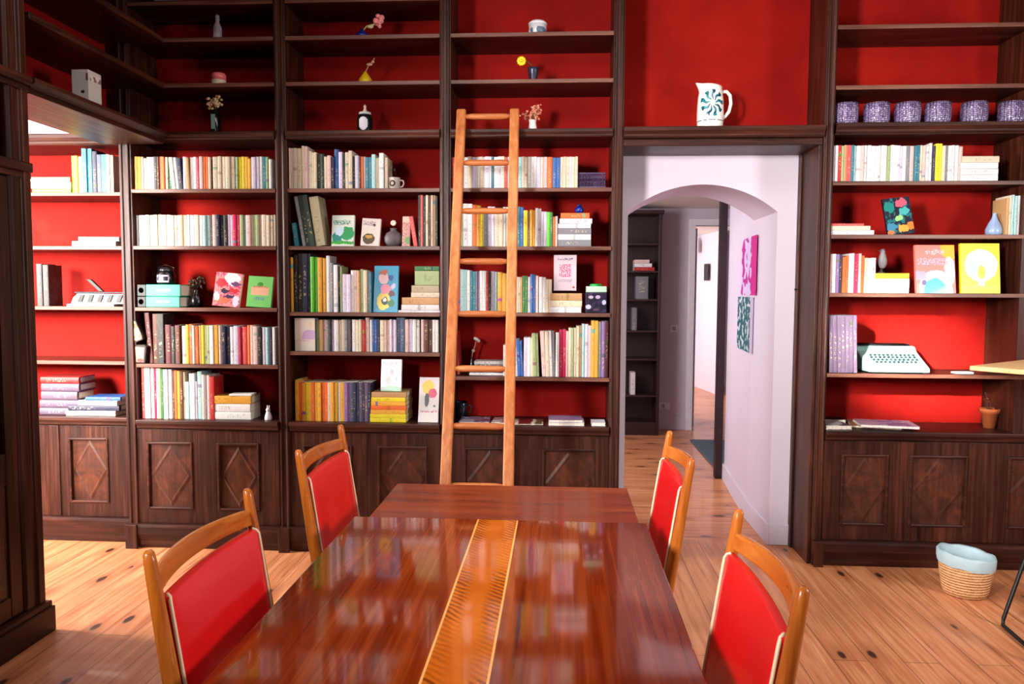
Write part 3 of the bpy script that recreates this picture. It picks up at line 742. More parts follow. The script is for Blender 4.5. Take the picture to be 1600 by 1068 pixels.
# ------------------------------------------------------------------ books
PAL = {'w': ('white', (232, 228, 226)), 'c': ('cream', (222, 206, 178)), 'l': ('pale lilac', (212, 202, 222)), 'p': ('pale pink', (226, 190, 182)),
       't': ('tan', (192, 148, 98)), 'y': ('yellow', (232, 208, 30)), 'o': ('ochre', (228, 166, 50)), 'O': ('orange', (230, 104, 32)),
       'r': ('red', (186, 26, 26)), 'R': ('coral', (228, 84, 80)), 'm': ('magenta', (206, 14, 84)), 'g': ('green', (40, 116, 56)),
       'G': ('bright green', (92, 200, 50)), 'T': ('teal', (34, 122, 142)), 'b': ('blue', (30, 90, 160)), 'n': ('navy', (26, 34, 66)),
       'k': ('black', (18, 18, 20)), 'B': ('brown', (88, 42, 26)), 'v': ('mauve', (138, 104, 158)), 'a': ('pale aqua', (164, 206, 204)),
       's': ('sage', (156, 172, 122)), 'e': ('grey', (122, 122, 130)), 'K': ('khaki', (172, 160, 128)), 'W': ('maroon', (84, 14, 26)),
       'x': ('slate blue', (64, 84, 116)), 'z': ('sky blue', (40, 150, 190)), 'q': ('dark green', (24, 50, 38)), 'd': ('plum grey', (96, 80, 104))}
def template(kind):
    r = {'hard': .36, 'soft': .12, 'flat': .04}[kind]
    N = 6; out = []
    for i in range(N+1):
        a = PI*i/N; out.append((-.5*math.cos(a), -.5+r*.12*(1-math.sin(a))))
    ct = .09 if kind != 'hard' else .14
    poly = out+[(.5, .5), (.5-ct, .5), (.5-ct, -.38), (-.5+ct, -.38), (-.5+ct, .5), (-.5, .5)]
    c = MB().prism(poly, 2, 0, 1).build('book', M_BOOK)
    e = .012 if kind == 'hard' else .001
    MB().box(-.5+ct+.001, .5-ct-.001, -.379, .49, e, 1-e).build('pages', M_PAGE, c)
    return c
TPL = {k: template(k) for k in ('hard', 'soft', 'flat')}
USED = set(); BOOKS = []
def wc(l): return len(l.replace('-', ' ').replace(',', ' ').split())
ORD = 'first second third fourth fifth sixth seventh eighth ninth tenth eleventh twelfth thirteenth fourteenth fifteenth sixteenth seventeenth eighteenth nineteenth twentieth'.split()
ORD += ['twenty-'+o for o in ORD[:9]]+['thirtieth']+['thirty-'+o for o in ORD[:9]]+['fortieth']
NAMES = {1: 'leftmost bay', 2: 'bay left of ladder', 3: 'ladder bay', 4: 'bay right of doorway', 5: 'side room case'}
RN = {1: 'top', 2: 'second', 3: 'third', 4: 'fourth', 5: 'counter'}
used_tpl = set()
def put_book(kind, w_, h_, d_, loc, rot, col, label, group, name='book', cat='book'):
    src = TPL[kind]
    o = copy_tree(src)
    o.name = name
    o.location = loc; o.rotation_euler = rot; o.scale = (w_, d_, h_)
    c = lin(PAL[col][1]); j = random.uniform(.74, .92)
    o.color = (min(1, c[0]*j), min(1, c[1]*j*random.uniform(.97, 1.03)), min(1, c[2]*j), 1)
    tag(o, label, cat, group)
    return o
def row(bayn, rown, zs, ox, oy, sc, ybot, top0, spec, kinds='ssshs', y=None, depth=.135, noun='book', name='book', gname=None, jit=.025):
    """spec: 'x colour[@top][/lean] x colour ...' in crop units; '-' leaves a gap"""
    y = (D+.035) if y is None else y
    yb = oy+ybot/sc
    tok = spec.split(); segs = []
    i = 0
    while i < len(tok)-1:
        x0, c = float(tok[i]), tok[i+1]; x1 = float(tok[i+2]) if i+2 < len(tok) else None
        if c[0] != '-' and x1 is not None: segs.append((x0, x1, c))
        i += 2
    lo, hi = {1: (P1[1], P2[0]), 2: (P2[1], P3[0]), 3: (P3[1], P4[0]), 4: (P5[1], P6[0]), 5: (-3.7, sx)}[bayn]; lo += .002; hi -= .002
    keep = []
    for a, b, c in segs:
        if at(ox+b/sc, yb, 1, y).x-lo > .006 and hi-at(ox+a/sc, yb, 1, y).x > .006: keep.append((a, b, c))
    segs = keep; n = len(segs); cols = [PAL[c[0]][0] for _, _, c in segs]
    ws = [b-a for a, b, _ in segs]; med = sorted(ws)[n//2]
    g = gname or ('books standing on the %s shelf, %s' % (RN[rown], NAMES[bayn]) if rown < 5 else 'books standing on the counter, %s' % NAMES[bayn])
    place = '%s shelf, %s' % (RN[rown], NAMES[bayn]) if rown < 5 else 'counter, %s' % NAMES[bayn]
    for k, (a, b, c) in enumerate(segs):
        col = c[0]; top = top0; lean = 0
        r = c[1:]
        if '/' in r: r, lv = r.split('/'); lean = float(lv)
        if r.startswith('@'): top = float(r[1:])
        px0, px1 = ox+a/sc, ox+b/sc
        X0, X1 = max(lo, at(px0, yb, 1, y).x), min(hi, at(px1, yb, 1, y).x)
        zt_ = at((px0+px1)/2, oy+top/sc, 1, y).z
        h_ = (zt_-zs)*(1-random.uniform(0, jit)) if '@' not in c else (zt_-zs)
        lw = lean/sc*(y/F); th = math.atan2(lw, h_) if lean else 0
        w_ = (X1-X0)*.97
        if lean: h_ = h_/math.cos(th)-w_*abs(math.sin(th))*.5
        kind = {'s': 'soft', 'h': 'hard', 'f': 'flat'}[random.choice(kinds)]
        dd = min(depth, h_*.72)*random.uniform(.94, 1.04); yy = y+dd/2+random.uniform(0, .010)
        th_ = max(th, 0) if th > 0 else th
        cx = (X0+X1)/2; zz = zs+.0006
        if th > 0: cx = X1-w_*.5*math.cos(th); zz = zs+.0006+w_*.5*math.sin(th)
        elif th < 0: cx = X0+w_*.5*math.cos(th); zz = zs+.0006+w_*.5*math.sin(-th)
        size = 'slim ' if ws[k] < med*.75 else ('thick ' if ws[k] > med*1.45 else '')
        nb = (cols[k-1] if k else None, cols[k+1] if k < n-1 else None)
        lean_t = ' leaning' if abs(th) > .05 else ''
        if nb[0] and nb[1]:
            bt = 'between two %s ones' % nb[0] if nb[0] == nb[1] else 'between %s and %s ones' % nb
        elif nb[1]: bt = 'left end of its row'
        else: bt = 'right end of its row'
        lab = '%s%s%s %s %s, %s' % (size, cols[k], lean_t, noun, bt, place)
        if lab in USED or wc(lab) > 16:
            lab = '%s%s %s, %s from left, %s' % (size, cols[k], noun, ORD[k], place)
        if wc(lab) > 16:
            lab = '%s %s, %s from left, %s' % (cols[k], noun, ORD[k], place)
        USED.add(lab)
        BOOKS.append(put_book(kind, w_, h_, dd, (cx, yy, zz), (0, th, 0), col, lab, g, name, cat=noun))
def pile(zs, y, items, where, depth=.13, noun='book', name='book', kinds='ss', rz=0):
    """items bottom to top: (px0, px1, thickness_px, colour[, yaw degrees])"""
    z = zs+.0006; g = 'flat pile of %ss %s' % (noun, where); n = len(items)
    for k, it in enumerate(items):
        a, b, tpx, col = it[:4]; yw = math.radians(it[4]) if len(it) > 4 else 0
        yb = at(a, 500, 1, y)
        X0, X1 = at(a, PYZ(z, y), 1, y).x, at(b, PYZ(z, y), 1, y).x
        th = tpx*y/F
        kind = {'s': 'soft', 'h': 'hard', 'f': 'flat'}[random.choice(kinds)]
        pos = 'only' if n == 1 else ('bottom' if k == 0 else ('top' if k == n-1 else (['second', 'third', 'fourth', 'fifth', 'sixth', 'seventh'][k-1]+' from bottom')))
        lab = '%s %s, %s of flat pile %s' % (PAL[col][0], noun, pos, where) if n > 1 else '%s %s lying flat %s' % (PAL[col][0], noun, where)
        M = Matrix.Rotation(yw, 3, 'Z') @ Matrix.Rotation(PI/2, 3, 'Y')
        dd = min(depth, (X1-X0)*.72) if noun == 'book' else depth
        hw_ = (X1-X0)/2; c = Vector(((X0+X1)/2, y+dd/2+.003, z+th/2))
        loc = c - Matrix.Rotation(yw, 3, 'Z') @ Vector((hw_, 0, 0))
        o = put_book(kind, th*.97, X1-X0, dd, loc, M.to_euler(), col, lab, g, name, noun)
        BOOKS.append(o); z += th
    return z
def PYZ(z, y):
    return 534-F*((Vector((0, y, z))-CAM).dot(AX[1]))/((Vector((0, y, z))-CAM).dot(AX[2]))
z1, z2, z3, z4 = ROWZ[1]
row(1, 1, z1, 190, 200, 6.154, 582, 272, '75 l 100 l 116 o 152 o 190 p 212 c@290 240 l 275 l 310 k 338 B 362 O 405 - 424 c 446 g@285 480 w@280/-30 515 w@280/-30 545 n@285/-25 588 l 625 t@285/-12 655 w@280 690 w 716 m@285 748 p 780 O 808 O 832 c 856 B@300 880 c 925 c 962 c 1000 c 1040 c 1084 k@300 1098 s 1120 y 1150 y 1184 o 1215 o@295 1240 - 1250 l 1290 l 1322 w 1350 T 1388 s 1415 w@300 1448 -')
row(1, 2, z2, 190, 200, 6.154, 1125, 832, '116 w 152 - 162 l 200 l 234 w 268 K 312 K 350 c 392 c 428 c 466 c 500 c 536 w 566 t 600 c 630 w 656 l 700 c 742 w 784 a 812 a 846 W 874 p 905 n 940 n 982 k 1016 l 1042 l 1066 m 1104 m 1136 s 1168 a 1200 p 1240 c 1262 s 1290 s 1322 p 1352 c 1390 c 1425 c 1458 c 1480 -')
row(1, 4, z4, 190, 500, 6.154, 402, 50, '255 W@-70/-35 300 B@-60 345 k@-60 408 - 412 W@45 475 k@60 515 B@50 558 - 580 c 616 o@45 650 O@40 682 w 700 O 735 t 766 y 792 s 822 s 846 w 882 o 926 p 958 n 1000 n 1038 w@65 1080 l 1124 m@70 1146 R@65 1206 O 1238 p 1266 p@60 1306 k@70 1348 l@70 1384 a@70 1418 n@70 1450 w@70 1478 -')
row(1, 5, ZC, 190, 500, 6.154, 938, 480, '130 R@440 172 R@440 220 l@450 276 - 280 p@455 312 m@455 334 p@465 356 s@465 382 g@470 406 w@475 446 w@475 484 B@490 508 O@485 535 o@490 562 B@495 590 K@500 612 a@595 650 w@515 682 w@515 710 l@590 732 a@495 775 p@525 800 e@530 824 p@530 850 r@545 895 -')
pile(ZC, D+.035, [(335.5, 391.5, 12.5, 'w'), (335.5, 391, 13, 'w', -1), (335, 391, 13, 'o', 1), (357, 391, 3, 'w', 4)], 'on counter, leftmost bay', depth=.15)
z1, z2, z3, z4 = ROWZ[2]
row(2, 1, z1, 440, 210, 5.935, 490, 165, '50 c@125 80 p@125 104 c@125 142 c@128 182 c@105 212 p@108 240 c@150 262 c@155 278 c@165 300 c@165 324 q@175 356 q@178 392 - 395 c@205 424 p@195 456 n@210 486 b@135 526 l@160 562 k@178 590 c@165 622 c@150 655 k@200 680 l@195 714 B@205 738 O@205 758 w@205 776 T@210 806 T@210 836 a@185 870 c@215 905 w@172 946 - 952 c@212 980 -')
row(2, 2, z2, 440, 210, 5.935, 1038, 560, '118 T@820/-26 158 - 196 e@575/-78 224 q@560/-78 268 q@560/-78 312 - 316 K@575/-66 404 - 1225 R@760/-45 1262 - 1266 k@562 1290 R@562 1310 k@570 1338 c@562 1358 B@565 1382 c@562 1402 t@562 1424 k@570 1446 -', kinds='f', noun='magazine', name='magazine', gname='tall thin albums on the second shelf of the bay left of the ladder')
row(2, 3, z3, 440, 380, 5.935, 625, 130, '64 o@130 106 - 112 k@110 150 k@95 196 n@95 242 q@95 268 G@125 304 G@128 335 o@132 375 o@138 415 w@115 446 e@180 484 w@200 521 q@212 545 s@215 562 l@285 604 l@288 642 w@250 668 p@250 700 t@252 730 s@240 757 c@250 792 e@265 815 T@268 832 -')
row(2, 4, z4, 440, 380, 5.935, 1003, 705, '320 s 350 t 385 p 412 e 440 k 462 l 490 w 530 c 556 c 582 e 612 e 632 k 652 w 690 c 716 c 742 - 746 r 776 p@690 810 - 820 w 840 b 862 b 886 n 914 c 950 p 976 p 1002 w 1022 v 1038 l 1064 x@690 1102 x@690 1142 p 1175 l 1216 w 1246 w 1276 - 1290 p 1320 B@710 1360 B@712 1398 w 1428 w 1456 -')
row(2, 5, ZC, 440, 490, 5.935, 985, 635, '126 o@615 160 O 190 o 222 y 250 o 278 O 306 o 336 o 366 O 400 O 428 c 456 o 486 o 520 c 548 o 580 v 612 v 638 x 664 n 692 x 718 d 744 n 770 d 798 n 826 -', kinds='f', noun='magazine', name='magazine', depth=.2)
ztop = pile(ZC, D+.03, [(578, 634, 6.5, 'y'), (578, 634, 6.5, 'y'), (579, 633, 6.5, 'o'), (579, 634, 7, 'O', 1), (580, 634, 6.5, 'o', -1), (580, 633, 7, 'y'), (580, 634, 8, 't', 1)], 'on counter left of ladder', noun='magazine', name='magazine', kinds='f', depth=.2)
ZP2 = ztop
pile(ROWZ[2][2], D+.03, [(622, 690, 3.5, 'w'), (627, 686, 9, 'w'), (628, 686, 11.5, 't'), (642, 686, 8, 'c', 1), (643, 686, 11, 'K', -1), (648, 686, 23, 's'), (648, 686, 7, 'g', -1)], 'on third shelf left of ladder', depth=.15)
z1, z2, z3, z4 = ROWZ[3]
row(3, 1, z1, 690, 220, 5.714, 414, 138, '88 R@145 112 w 140 w 168 c 196 w 234 c 268 l 300 w 322 w 342 c 364 c 384 l 425 w 446 T 466 w 502 l 530 c 560 R 590 w 622 w 652 a 684 a 716 c 742 c 766 w 800 w 824 w 846 l 880 p 908 p 940 O 990 b@150 1024 b@150 1058 c 1086 c 1112 c 1140 l 1162 c 1190 c 1214 -')
row(3, 2, z2, 690, 220, 5.714, 944, 600, '118 s@570 160 s@560 190 w@560 230 w@562 272 O@570 310 o@575 345 y@612 376 e@620 410 l@585 442 l@588 475 c@600 510 c@600 546 w@590 572 c@590 600 w 634 w 672 T@585 700 b@590 730 y@620 766 B@625 786 o@615 812 o@618 836 w@600 860 w@604 886 l@630 912 l@632 938 G@635 966 g@638 990 O@675 1014 p@672 1036 -')
pile(z2, D+.03, [(872, 923.5, 10, 'e'), (872, 923, 9, 'w', 1), (872.5, 924, 9, 'e', -1), (872, 923, 7, 'w'), (874, 925, 8, 'l', 1), (876, 921, 8.5, 'O')], 'under blue pot, ladder bay', depth=.16)
row(3, 3, z3, 690, 380, 5.714, 618, 250, '112 R@225 165 a@235 200 a@236 226 w@240 252 T@250 280 T@252 302 e@250 318 v@250 336 w@245 366 w@246 396 r@260 415 k@255 436 l@250 468 a@255 500 o@258 538 o@268 574 w@275 618 w@290 662 c@300 682 c@302 700 t@300 720 g@290 745 g@292 766 w@298 790 b@275 816 b@282 840 p@290 862 - 868 w@300 898 w@303 926 c@320 958 c@322 982 -')
pile(z3, D+.03, [(859.5, 908, 9, 'w'), (860, 909, 10, 'c', 1), (860, 909.5, 11.5, 't', -1)], 'on third shelf, ladder bay', depth=.15)
row(3, 4, z4, 690, 490, 5.621, 553, 160, '540 w@275 572 w@270 606 w@230 642 w@225 668 b@226/-20 700 b@240/-18 720 l@210 752 w@210 778 c@212 802 s@176/-14 836 s@178/-14 856 - 882 p@155/-22 918 c@155/-18 950 w@152/-16 975 e@150/-12 1000 w@165 1030 m@140 1062 m@140 1090 p@152 1112 c@125 1136 s@126 1158 c@125 1182 c@108 1206 t@106 1230 a@90 1255 l@92 1284 p@105 1312 o@60 1342 o@62 1372 e@70 1402 v@66 1432 W@66 1462 -', jit=0)
z1, z2, z3, z4 = ROWZ[4]
row(4, 1, z1, 1270, 200, 4.848, 380, 128, '137 l 163 w 190 r 217 s 234 t 252 R 288 T 308 a 328 w 358 p 385 w 412 w 442 w 476 w 496 w 516 w 540 w 562 s 586 w 612 w 640 l 660 l 680 w 706 e 734 p 768 T 792 T 812 c 830 p 852 w 882 w@112 904 n 924 y@118 952 y@118 976 c 1000 e 1022 w 1050 w 1078 w 1104 p@138 1136 -')
pile(z1, D+.03, [(1502, 1559.5, 9.5, 'w'), (1502, 1560, 9, 'w', 1), (1502, 1560, 9, 'w', -1), (1504, 1561.5, 9.5, 'c', 1)], 'on top shelf right of doorway', depth=.15)
pile(z2, D+.03, [(1294, 1366, 7, 'w'), (1294, 1360, 6.5, 'c', 1), (1294, 1350, 3.5, 'R', 1)], 'on second shelf right of doorway', depth=.15)
row(4, 2, z2, 1270, 200, 4.848, 783, 510, '1462 t@530 1482 c 1502 a@505 1524 a 1550 w 1590 l 1625 w 1660 -')
row(4, 3, z3, 1270, 360, 4.448, 432, 162, '92 R 122 w 160 v 182 n 203 O@185 226 O@175 246 w@160 268 w@158 288 m@165 316 p@160 334 O@175 356 c@190 380 w@192 405 w@190 424 w@190 436 -')
zf = pile(z3, D+.03, [(1369, 1420.5, 6.5, 'w'), (1368, 1421, 15.5, 'w'), (1369, 1421, 8, 'y')], 'under bird figurine, right case', depth=.15)
ZF = zf
row(4, 4, z4, 1270, 360, 4.448, 990, 590, '118 d/-16 146 d/-16 174 d/-16 202 d/-16 230 d/-16 258 d/-16 286 d/-16 310 -', kinds='f', noun='magazine', name='magazine', jit=0, depth=.2)
# side room case
row(5, 1, 2.111, 40, 220, 2.375, 188, 30, '170 y@55 184 y@55 194 c@58 210 T@28 228 z@28 245 n@38 264 x@50 280 T@50 300 c@50 312 c@52 324 -', y=4.36+.035)
pile(2.111, 4.39, [(50, 110, 6.5, 'G'), (48, 109, 11, 'a', 1), (46, 109, 8, 'R')], 'on top shelf, side room', depth=.16)
pile(1.793, 4.39, [(112, 180, 8, 'w'), (122, 184, 7, 'a', 2)], 'on second shelf, side room', depth=.18)
pile(ZC-.002, 4.39, [(62, 120, 12, 'd'), (62, 122, 13, 'd', 1), (64, 121, 14, 'd', -1), (64, 123, 13, 'd'), (63, 122, 11, 'r', 1)], 'at left counter, side room', depth=.2, kinds='h')
pile(ZC-.002, 4.385, [(103, 180, 8, 'w'), (106, 184, 9, 'n', 2), (122, 184, 8, 'w', -2), (133, 186, 6, 'b', 3)], 'at right counter, side room', depth=.22)
row(5, 3, 1.433, 40, 220, 2.375, 612, 455, '40 k 62 k@460 84 -', y=4.36+.05, kinds='h')
# hall case
for k, (px0, px1, zi, hh, col) in enumerate([(990, 1016, 2, .16, 'w'), (990, 1012, 5, .03, 'w'), (988, 998, 4, .24, 'w')]):
    y = 8.2; xa, xc = at(px0, 500, 1, y).x, at(px1, 500, 1, y).x
    if k == 2: continue
zt_ = HC[2][1]
for k, (col, lab) in enumerate([('r', 'red book at the bottom of the small pile in the hall case'), ('w', 'white book in the middle of the small pile in the hall case'), ('p', 'pale pink book on top of the small pile in the hall case')]):
    xa, xc = at(991, 415, 1, 8.2).x, at(1022-4*k, 415, 1, 8.2).x
    M = Matrix.Rotation(PI/2, 3, 'Y').to_euler()
    put_book('soft', .038, xc-xa, .2, (xa, 8.26, zt_+.02+.04*k), M, col, lab, 'books in the hall case')
for k in range(5):
    xa = HC[0]+.18+.03*k
for k, (px, zi, c, lab) in enumerate([(991, 3, 'e', 'grey book on the middle shelf of the hall case'), (1002, 2, 'e', 'grey framed book standing on the third shelf of the hall case'), (990, 5, 'w', 'white book standing low in the hall case')]):
    p = at(px, 500, 1, 8.2)
    put_book('soft', (.05, .13, .05)[k], .24, .16, (max(p.x, HC[0]+.08), 8.25, HC[2][zi]+.001), (0, 0, 0), c, lab, 'books in the hall case')
# beyond the 300 largest, the slim remainder becomes one mesh
bpy.context.view_layer.update()
only = [o for o in BOOKS if o['category'] == 'book']
only.sort(key=lambda o: -o.scale[0]*o.scale[2])
rest = only[299:]
def merge_rest(rest):
    vs, fs, mi, co, tint, rnd = [], [], [], [], [], []
    for o in rest:
        r = random.random(); M = Matrix.LocRotScale(o.location, o.rotation_euler, o.scale)
        for me, k in [(o.data, 0)]+[(c.data, 1) for c in o.children]:
            b = len(vs)
            for v in me.vertices: vs.append(tuple(M @ v.co)); co.append(tuple(v.co)); tint.append(tuple(o.color)); rnd.append(r)
            for p in me.polygons: fs.append([i+b for i in p.vertices]); mi.append(k)
    me = bpy.data.meshes.new('books'); me.from_pydata(vs, [], fs)
    me.materials.append(M_BOOKS); me.materials.append(M_PAGE)
    me.polygons.foreach_set('material_index', mi)
    a = me.attributes.new('bookco', 'FLOAT_VECTOR', 'POINT'); a.data.foreach_set('vector', [x for c in co for x in c])
    a = me.attributes.new('tint', 'FLOAT_COLOR', 'POINT'); a.data.foreach_set('color', [x for c in tint for x in c])
    a = me.attributes.new('rnd', 'FLOAT', 'POINT'); a.data.foreach_set('value', rnd)
    ob = bpy.data.objects.new('books', me); S.collection.objects.link(ob)
    tag(ob, 'the slimmest books scattered among the larger ones along all the shelves', 'books', None, 'stuff')
    for o in rest:
        for c in list(o.children): bpy.data.objects.remove(c)
        bpy.data.objects.remove(o)
merge_rest(rest)

# ------------------------------------------------------------------ books shown cover-out
def cover_book(label, px0, px1, pyt, pyb, zs, base, shapes, y=None, th=.02, lean=9, speck=None, wob=.05, z0=None, roll=0, name='book', rough=.35, yaw=0):
    y = D+.05 if y is None else y
    a, b = at(px0, pyb, 1, y), at(px1, pyb, 1, y); w_ = b.x-a.x; h_ = at(px0, pyt, 1, y).z-zs
    t = thing(name, label, 'book', (a.x, y, zs+.001)); t.rotation_euler = (-math.radians(lean), math.radians(roll), math.radians(yaw))
    if lean > 0: pass
    if roll > 0: t.location.z += w_*math.sin(math.radians(roll))
    mat = art(name+'_cover_print', base, shapes, wob, rough, .2, speck, w_, h_)
    edge = plain('cover_edge_%d_%d_%d' % base, base, .4)
    MB().box(0, w_, 0, .0025, 0, h_).build('front_cover', mat, t, bevel=.0008, seg=1)
    MB().box(0, w_, th-.0025, th, 0, h_).box(0, .003, .0026, th-.0026, 0, h_).build('back_cover', edge, t)
    MB().box(.0035, w_-.003, .0027, th-.0027, .003, h_-.003).build('pages', M_PAGE, t)
    return t
B1, B2, B3, B4 = ROWZ[1], ROWZ[2], ROWZ[3], ROWZ[4]
cover_book('busy red, pink and violet covered book facing out, third shelf of the leftmost bay', 331.5, 373, 427, 482, B1[2], (232, 140, 140),
           [('e', .62, .82, .30, .20, (236, 228, 232)), ('e', .8, .68, .2, .05, (110, 70, 110)), ('e', .25, .68, .22, .12, (214, 40, 60)), ('e', .75, .48, .2, .07, (206, 40, 56)),
            ('e', .4, .46, .18, .06, (40, 34, 70)), ('e', .6, .30, .26, .04, (50, 40, 80)), ('e', .35, .18, .3, .10, (236, 110, 80)), ('e', .85, .18, .12, .16, (222, 214, 234)), ('e', .12, .3, .1, .14, (240, 236, 236))],
           speck=(9, (196, 70, 110)), wob=.09, roll=5)
cover_book('light green covered book facing out, right end of the third shelf, leftmost bay', 384.5, 423, 432, 482, B1[2], (118, 196, 104),
           [('r', .5, .52, .36, .13, (222, 170, 140)), ('e', .5, .74, .12, .07, (60, 140, 60)), ('t', .5, .28, .2, .05, (90, 110, 160)), ('t', .5, .66, .3, .03, (200, 80, 60))], wob=.02, roll=3)
cover_book('white and green leafy covered book facing out, second shelf left of the ladder', 517.5, 552.5, 335, 384, B2[1], (214, 220, 206),
           [('e', .7, .42, .3, .22, (44, 150, 84)), ('e', .25, .28, .22, .2, (40, 130, 120)), ('e', .35, .5, .2, .14, (196, 216, 230)), ('t', .45, .76, .4, .07, (46, 120, 110)), ('r', .5, .12, .5, .05, (60, 160, 60))], speck=None, wob=.08)
cover_book('white covered book with a brown bear-like patch, second shelf left of the ladder', 563, 592, 341, 384, B2[1], (222, 208, 200),
           [('e', .42, .26, .32, .2, (84, 62, 30)), ('e', .42, .34, .2, .06, (196, 150, 60)), ('t', .4, .82, .34, .08, (150, 120, 120)), ('e', .68, .76, .08, .05, (70, 60, 70))], wob=.06, roll=3)
cover_book('bright blue covered book with a yellow ring and pink figures, left of the ladder', 583, 621, 414, 484, B2[2], (22, 148, 186),
           [('e', .42, .24, .28, .19, (240, 206, 60)), ('e', .45, .24, .14, .10, (24, 50, 36)), ('e', .46, .27, .07, .05, (240, 240, 230)), ('e', .4, .72, .2, .12, (240, 196, 196)), ('e', .38, .86, .16, .06, (176, 70, 30)),
            ('e', .5, .5, .22, .10, (238, 140, 160)), ('e', .8, .56, .09, .07, (196, 190, 230)), ('e', .7, .74, .12, .06, (30, 70, 150)), ('e', .75, .4, .12, .06, (90, 30, 40)), ('e', .72, .2, .14, .07, (20, 110, 60))], wob=.06, roll=0)
cover_book('white boxed book with a lilac patch on its face, fourth shelf left of the ladder', 461, 492.5, 497, 549, B2[3], (216, 208, 196),
           [('e', .72, .5, .34, .15, (196, 164, 200)), ('r', .7, .42, .36, .06, (196, 164, 200)), ('t', .4, .32, .35, .02, (190, 150, 180)), ('e', .8, .8, .05, .12, (226, 190, 150))], wob=.02, th=.06, lean=0, y=D+.03)
cover_book('white covered book with a sketched figure on green grass, above the yellow magazine pile', 594.5, 626.5, 561, 607, ZP2, (214, 210, 208),
           [('e', .5, .05, .6, .13, (40, 140, 70)), ('e', .42, .34, .09, .16, (196, 110, 90)), ('e', .52, .6, .1, .07, (90, 40, 40)), ('e', .3, .3, .09, .1, (70, 70, 80)), ('e', .75, .38, .05, .08, (60, 90, 70)), ('t', .45, .85, .36, .06, (120, 120, 130))], wob=.06, y=D+.07)
cover_book('white covered book with yellow and red petals and a black leaf, beside the ladder', 653, 684.5, 589, 656, ZC, (224, 216, 214),
           [('e', .45, .78, .3, .16, (240, 196, 50)), ('e', .66, .64, .22, .10, (206, 40, 90)), ('e', .4, .5, .12, .14, (20, 18, 20)), ('e', .78, .36, .06, .03, (40, 90, 60)), ('t', .5, .24, .4, .02, (190, 90, 120))], wob=.05, lean=14)
cover_book('pale pink covered book with a rose drawing, standing on the third-shelf pile, ladder bay', 865, 900.5, 398, 454, at(880, 454, 1, D+.07).z, (206, 186, 196),
           [('t', .5, .56, .26, .18, (196, 60, 110)), ('t', .5, .88, .34, .03, (90, 80, 120)), ('t', .5, .28, .3, .04, (150, 140, 150)), ('e', .88, .1, .05, .03, (190, 30, 50))], wob=.02, y=D+.07, lean=4)
cover_book('dark covered book with teal leaves and orange flowers, tilted, right of the doorway', 1388, 1430, 308, 360, B4[1], (24, 26, 44),
           [('e', .2, .75, .2, .16, (24, 130, 120)), ('e', .66, .84, .22, .12, (216, 90, 110)), ('e', .72, .6, .2, .1, (70, 170, 170)), ('e', .52, .44, .14, .09, (150, 206, 120)), ('e', .6, .14, .18, .12, (236, 160, 60)),
            ('e', .9, .2, .14, .1, (240, 120, 50)), ('e', .2, .2, .22, .1, (60, 130, 160)), ('e', .1, .05, .2, .06, (230, 120, 60))], speck=(7, (24, 110, 116)), wob=.1, roll=-6, lean=12)
cover_book('coral covered book with pink lettering and a turquoise arch, right of the doorway', 1432, 1494, 381, 456, B4[2], (238, 130, 116),
           [('e', .88, .92, .24, .22, (250, 182, 30)), ('e', .5, .08, .42, .40, (240, 238, 240)), ('e', .48, .06, .28, .26, (60, 216, 218)), ('e', .86, .45, .13, .3, (216, 226, 234)), ('e', .1, .36, .18, .1, (170, 160, 180)),
            ('t', .5, .85, .25, .05, (250, 190, 200)), ('t', .44, .65, .38, .07, (250, 170, 196)), ('e', .2, .22, .06, .05, (90, 80, 120))], wob=.04)
cover_book('yellow covered book with a large pale oval, rightmost facing out by the doorway case', 1502, 1563.5, 379, 457, B4[2], (228, 222, 20),
           [('e', .52, .56, .42, .32, (206, 240, 246)), ('e', .3, .5, .15, .18, (176, 210, 244)), ('e', .53, .42, .10, .14, (196, 216, 40)), ('e', .52, .2, .09, .10, (238, 236, 236)), ('r', .5, .12, .5, .03, (240, 240, 70))], wob=.03, lean=7)
# ------------------------------------------------------------------ vases, jars and curios
def base_at(px, z, y):
    return at(px, PYZ(z, y), 1, y).x
def M_(nm, c, r=.3, **k): return plain(nm, c, r, **k)
YS = D+.10
def H(px0, px1, y=YS): return (px1-px0)*y/F
def sprig(m, base, tip, n, spread, r, leaf, seed=0, ls=.010):
    R = random.Random(seed); b = Vector(base); t_ = Vector(tip)
    for k in range(n):
        e = t_+Vector((R.uniform(-spread, spread), R.uniform(-spread, spread)*.5, R.uniform(-spread, spread)*.7))
        mid = (b+e)/2+Vector((R.uniform(-.3, .3)*spread, 0, R.uniform(0, .3)*spread))
        m.tube([b, mid, e], r, 5, 0)
        for j in range(leaf):
            q = mid.lerp(e, R.random())+Vector((R.uniform(-1, 1), R.uniform(-.5, .5), R.uniform(-1, 1)))*spread*.35
            m.sphere(q, ls*R.uniform(.6, 1.1), 7, 4, 1, (1, .7, .8))
Z0, Z1, Z2 = 2.97, 2.715, 2.44
def bottle():
    x = base_at(340, Z0, YS); t = thing('glass_bottle', 'clear glass bottle alone on the highest shelf, leftmost bay', 'bottle', (x, YS, Z0))
    g = NT('clear_glass', .05, .5); g.b.inputs['Transmission Weight'].default_value = .75; g.color((.85, .8, .86, 1))
    MB().lathe([(.0, 0), (.022, 0), (.024, .01), (.024, .085), (.012, .11), (.010, .125), (.014, .128), (.014, .134), (0, .134)], 20, cap=False).build('body', g.m, t)
    MB().sphere((0, 0, .146), .013, 12, 8).build('stopper', g.m, t)
bottle()
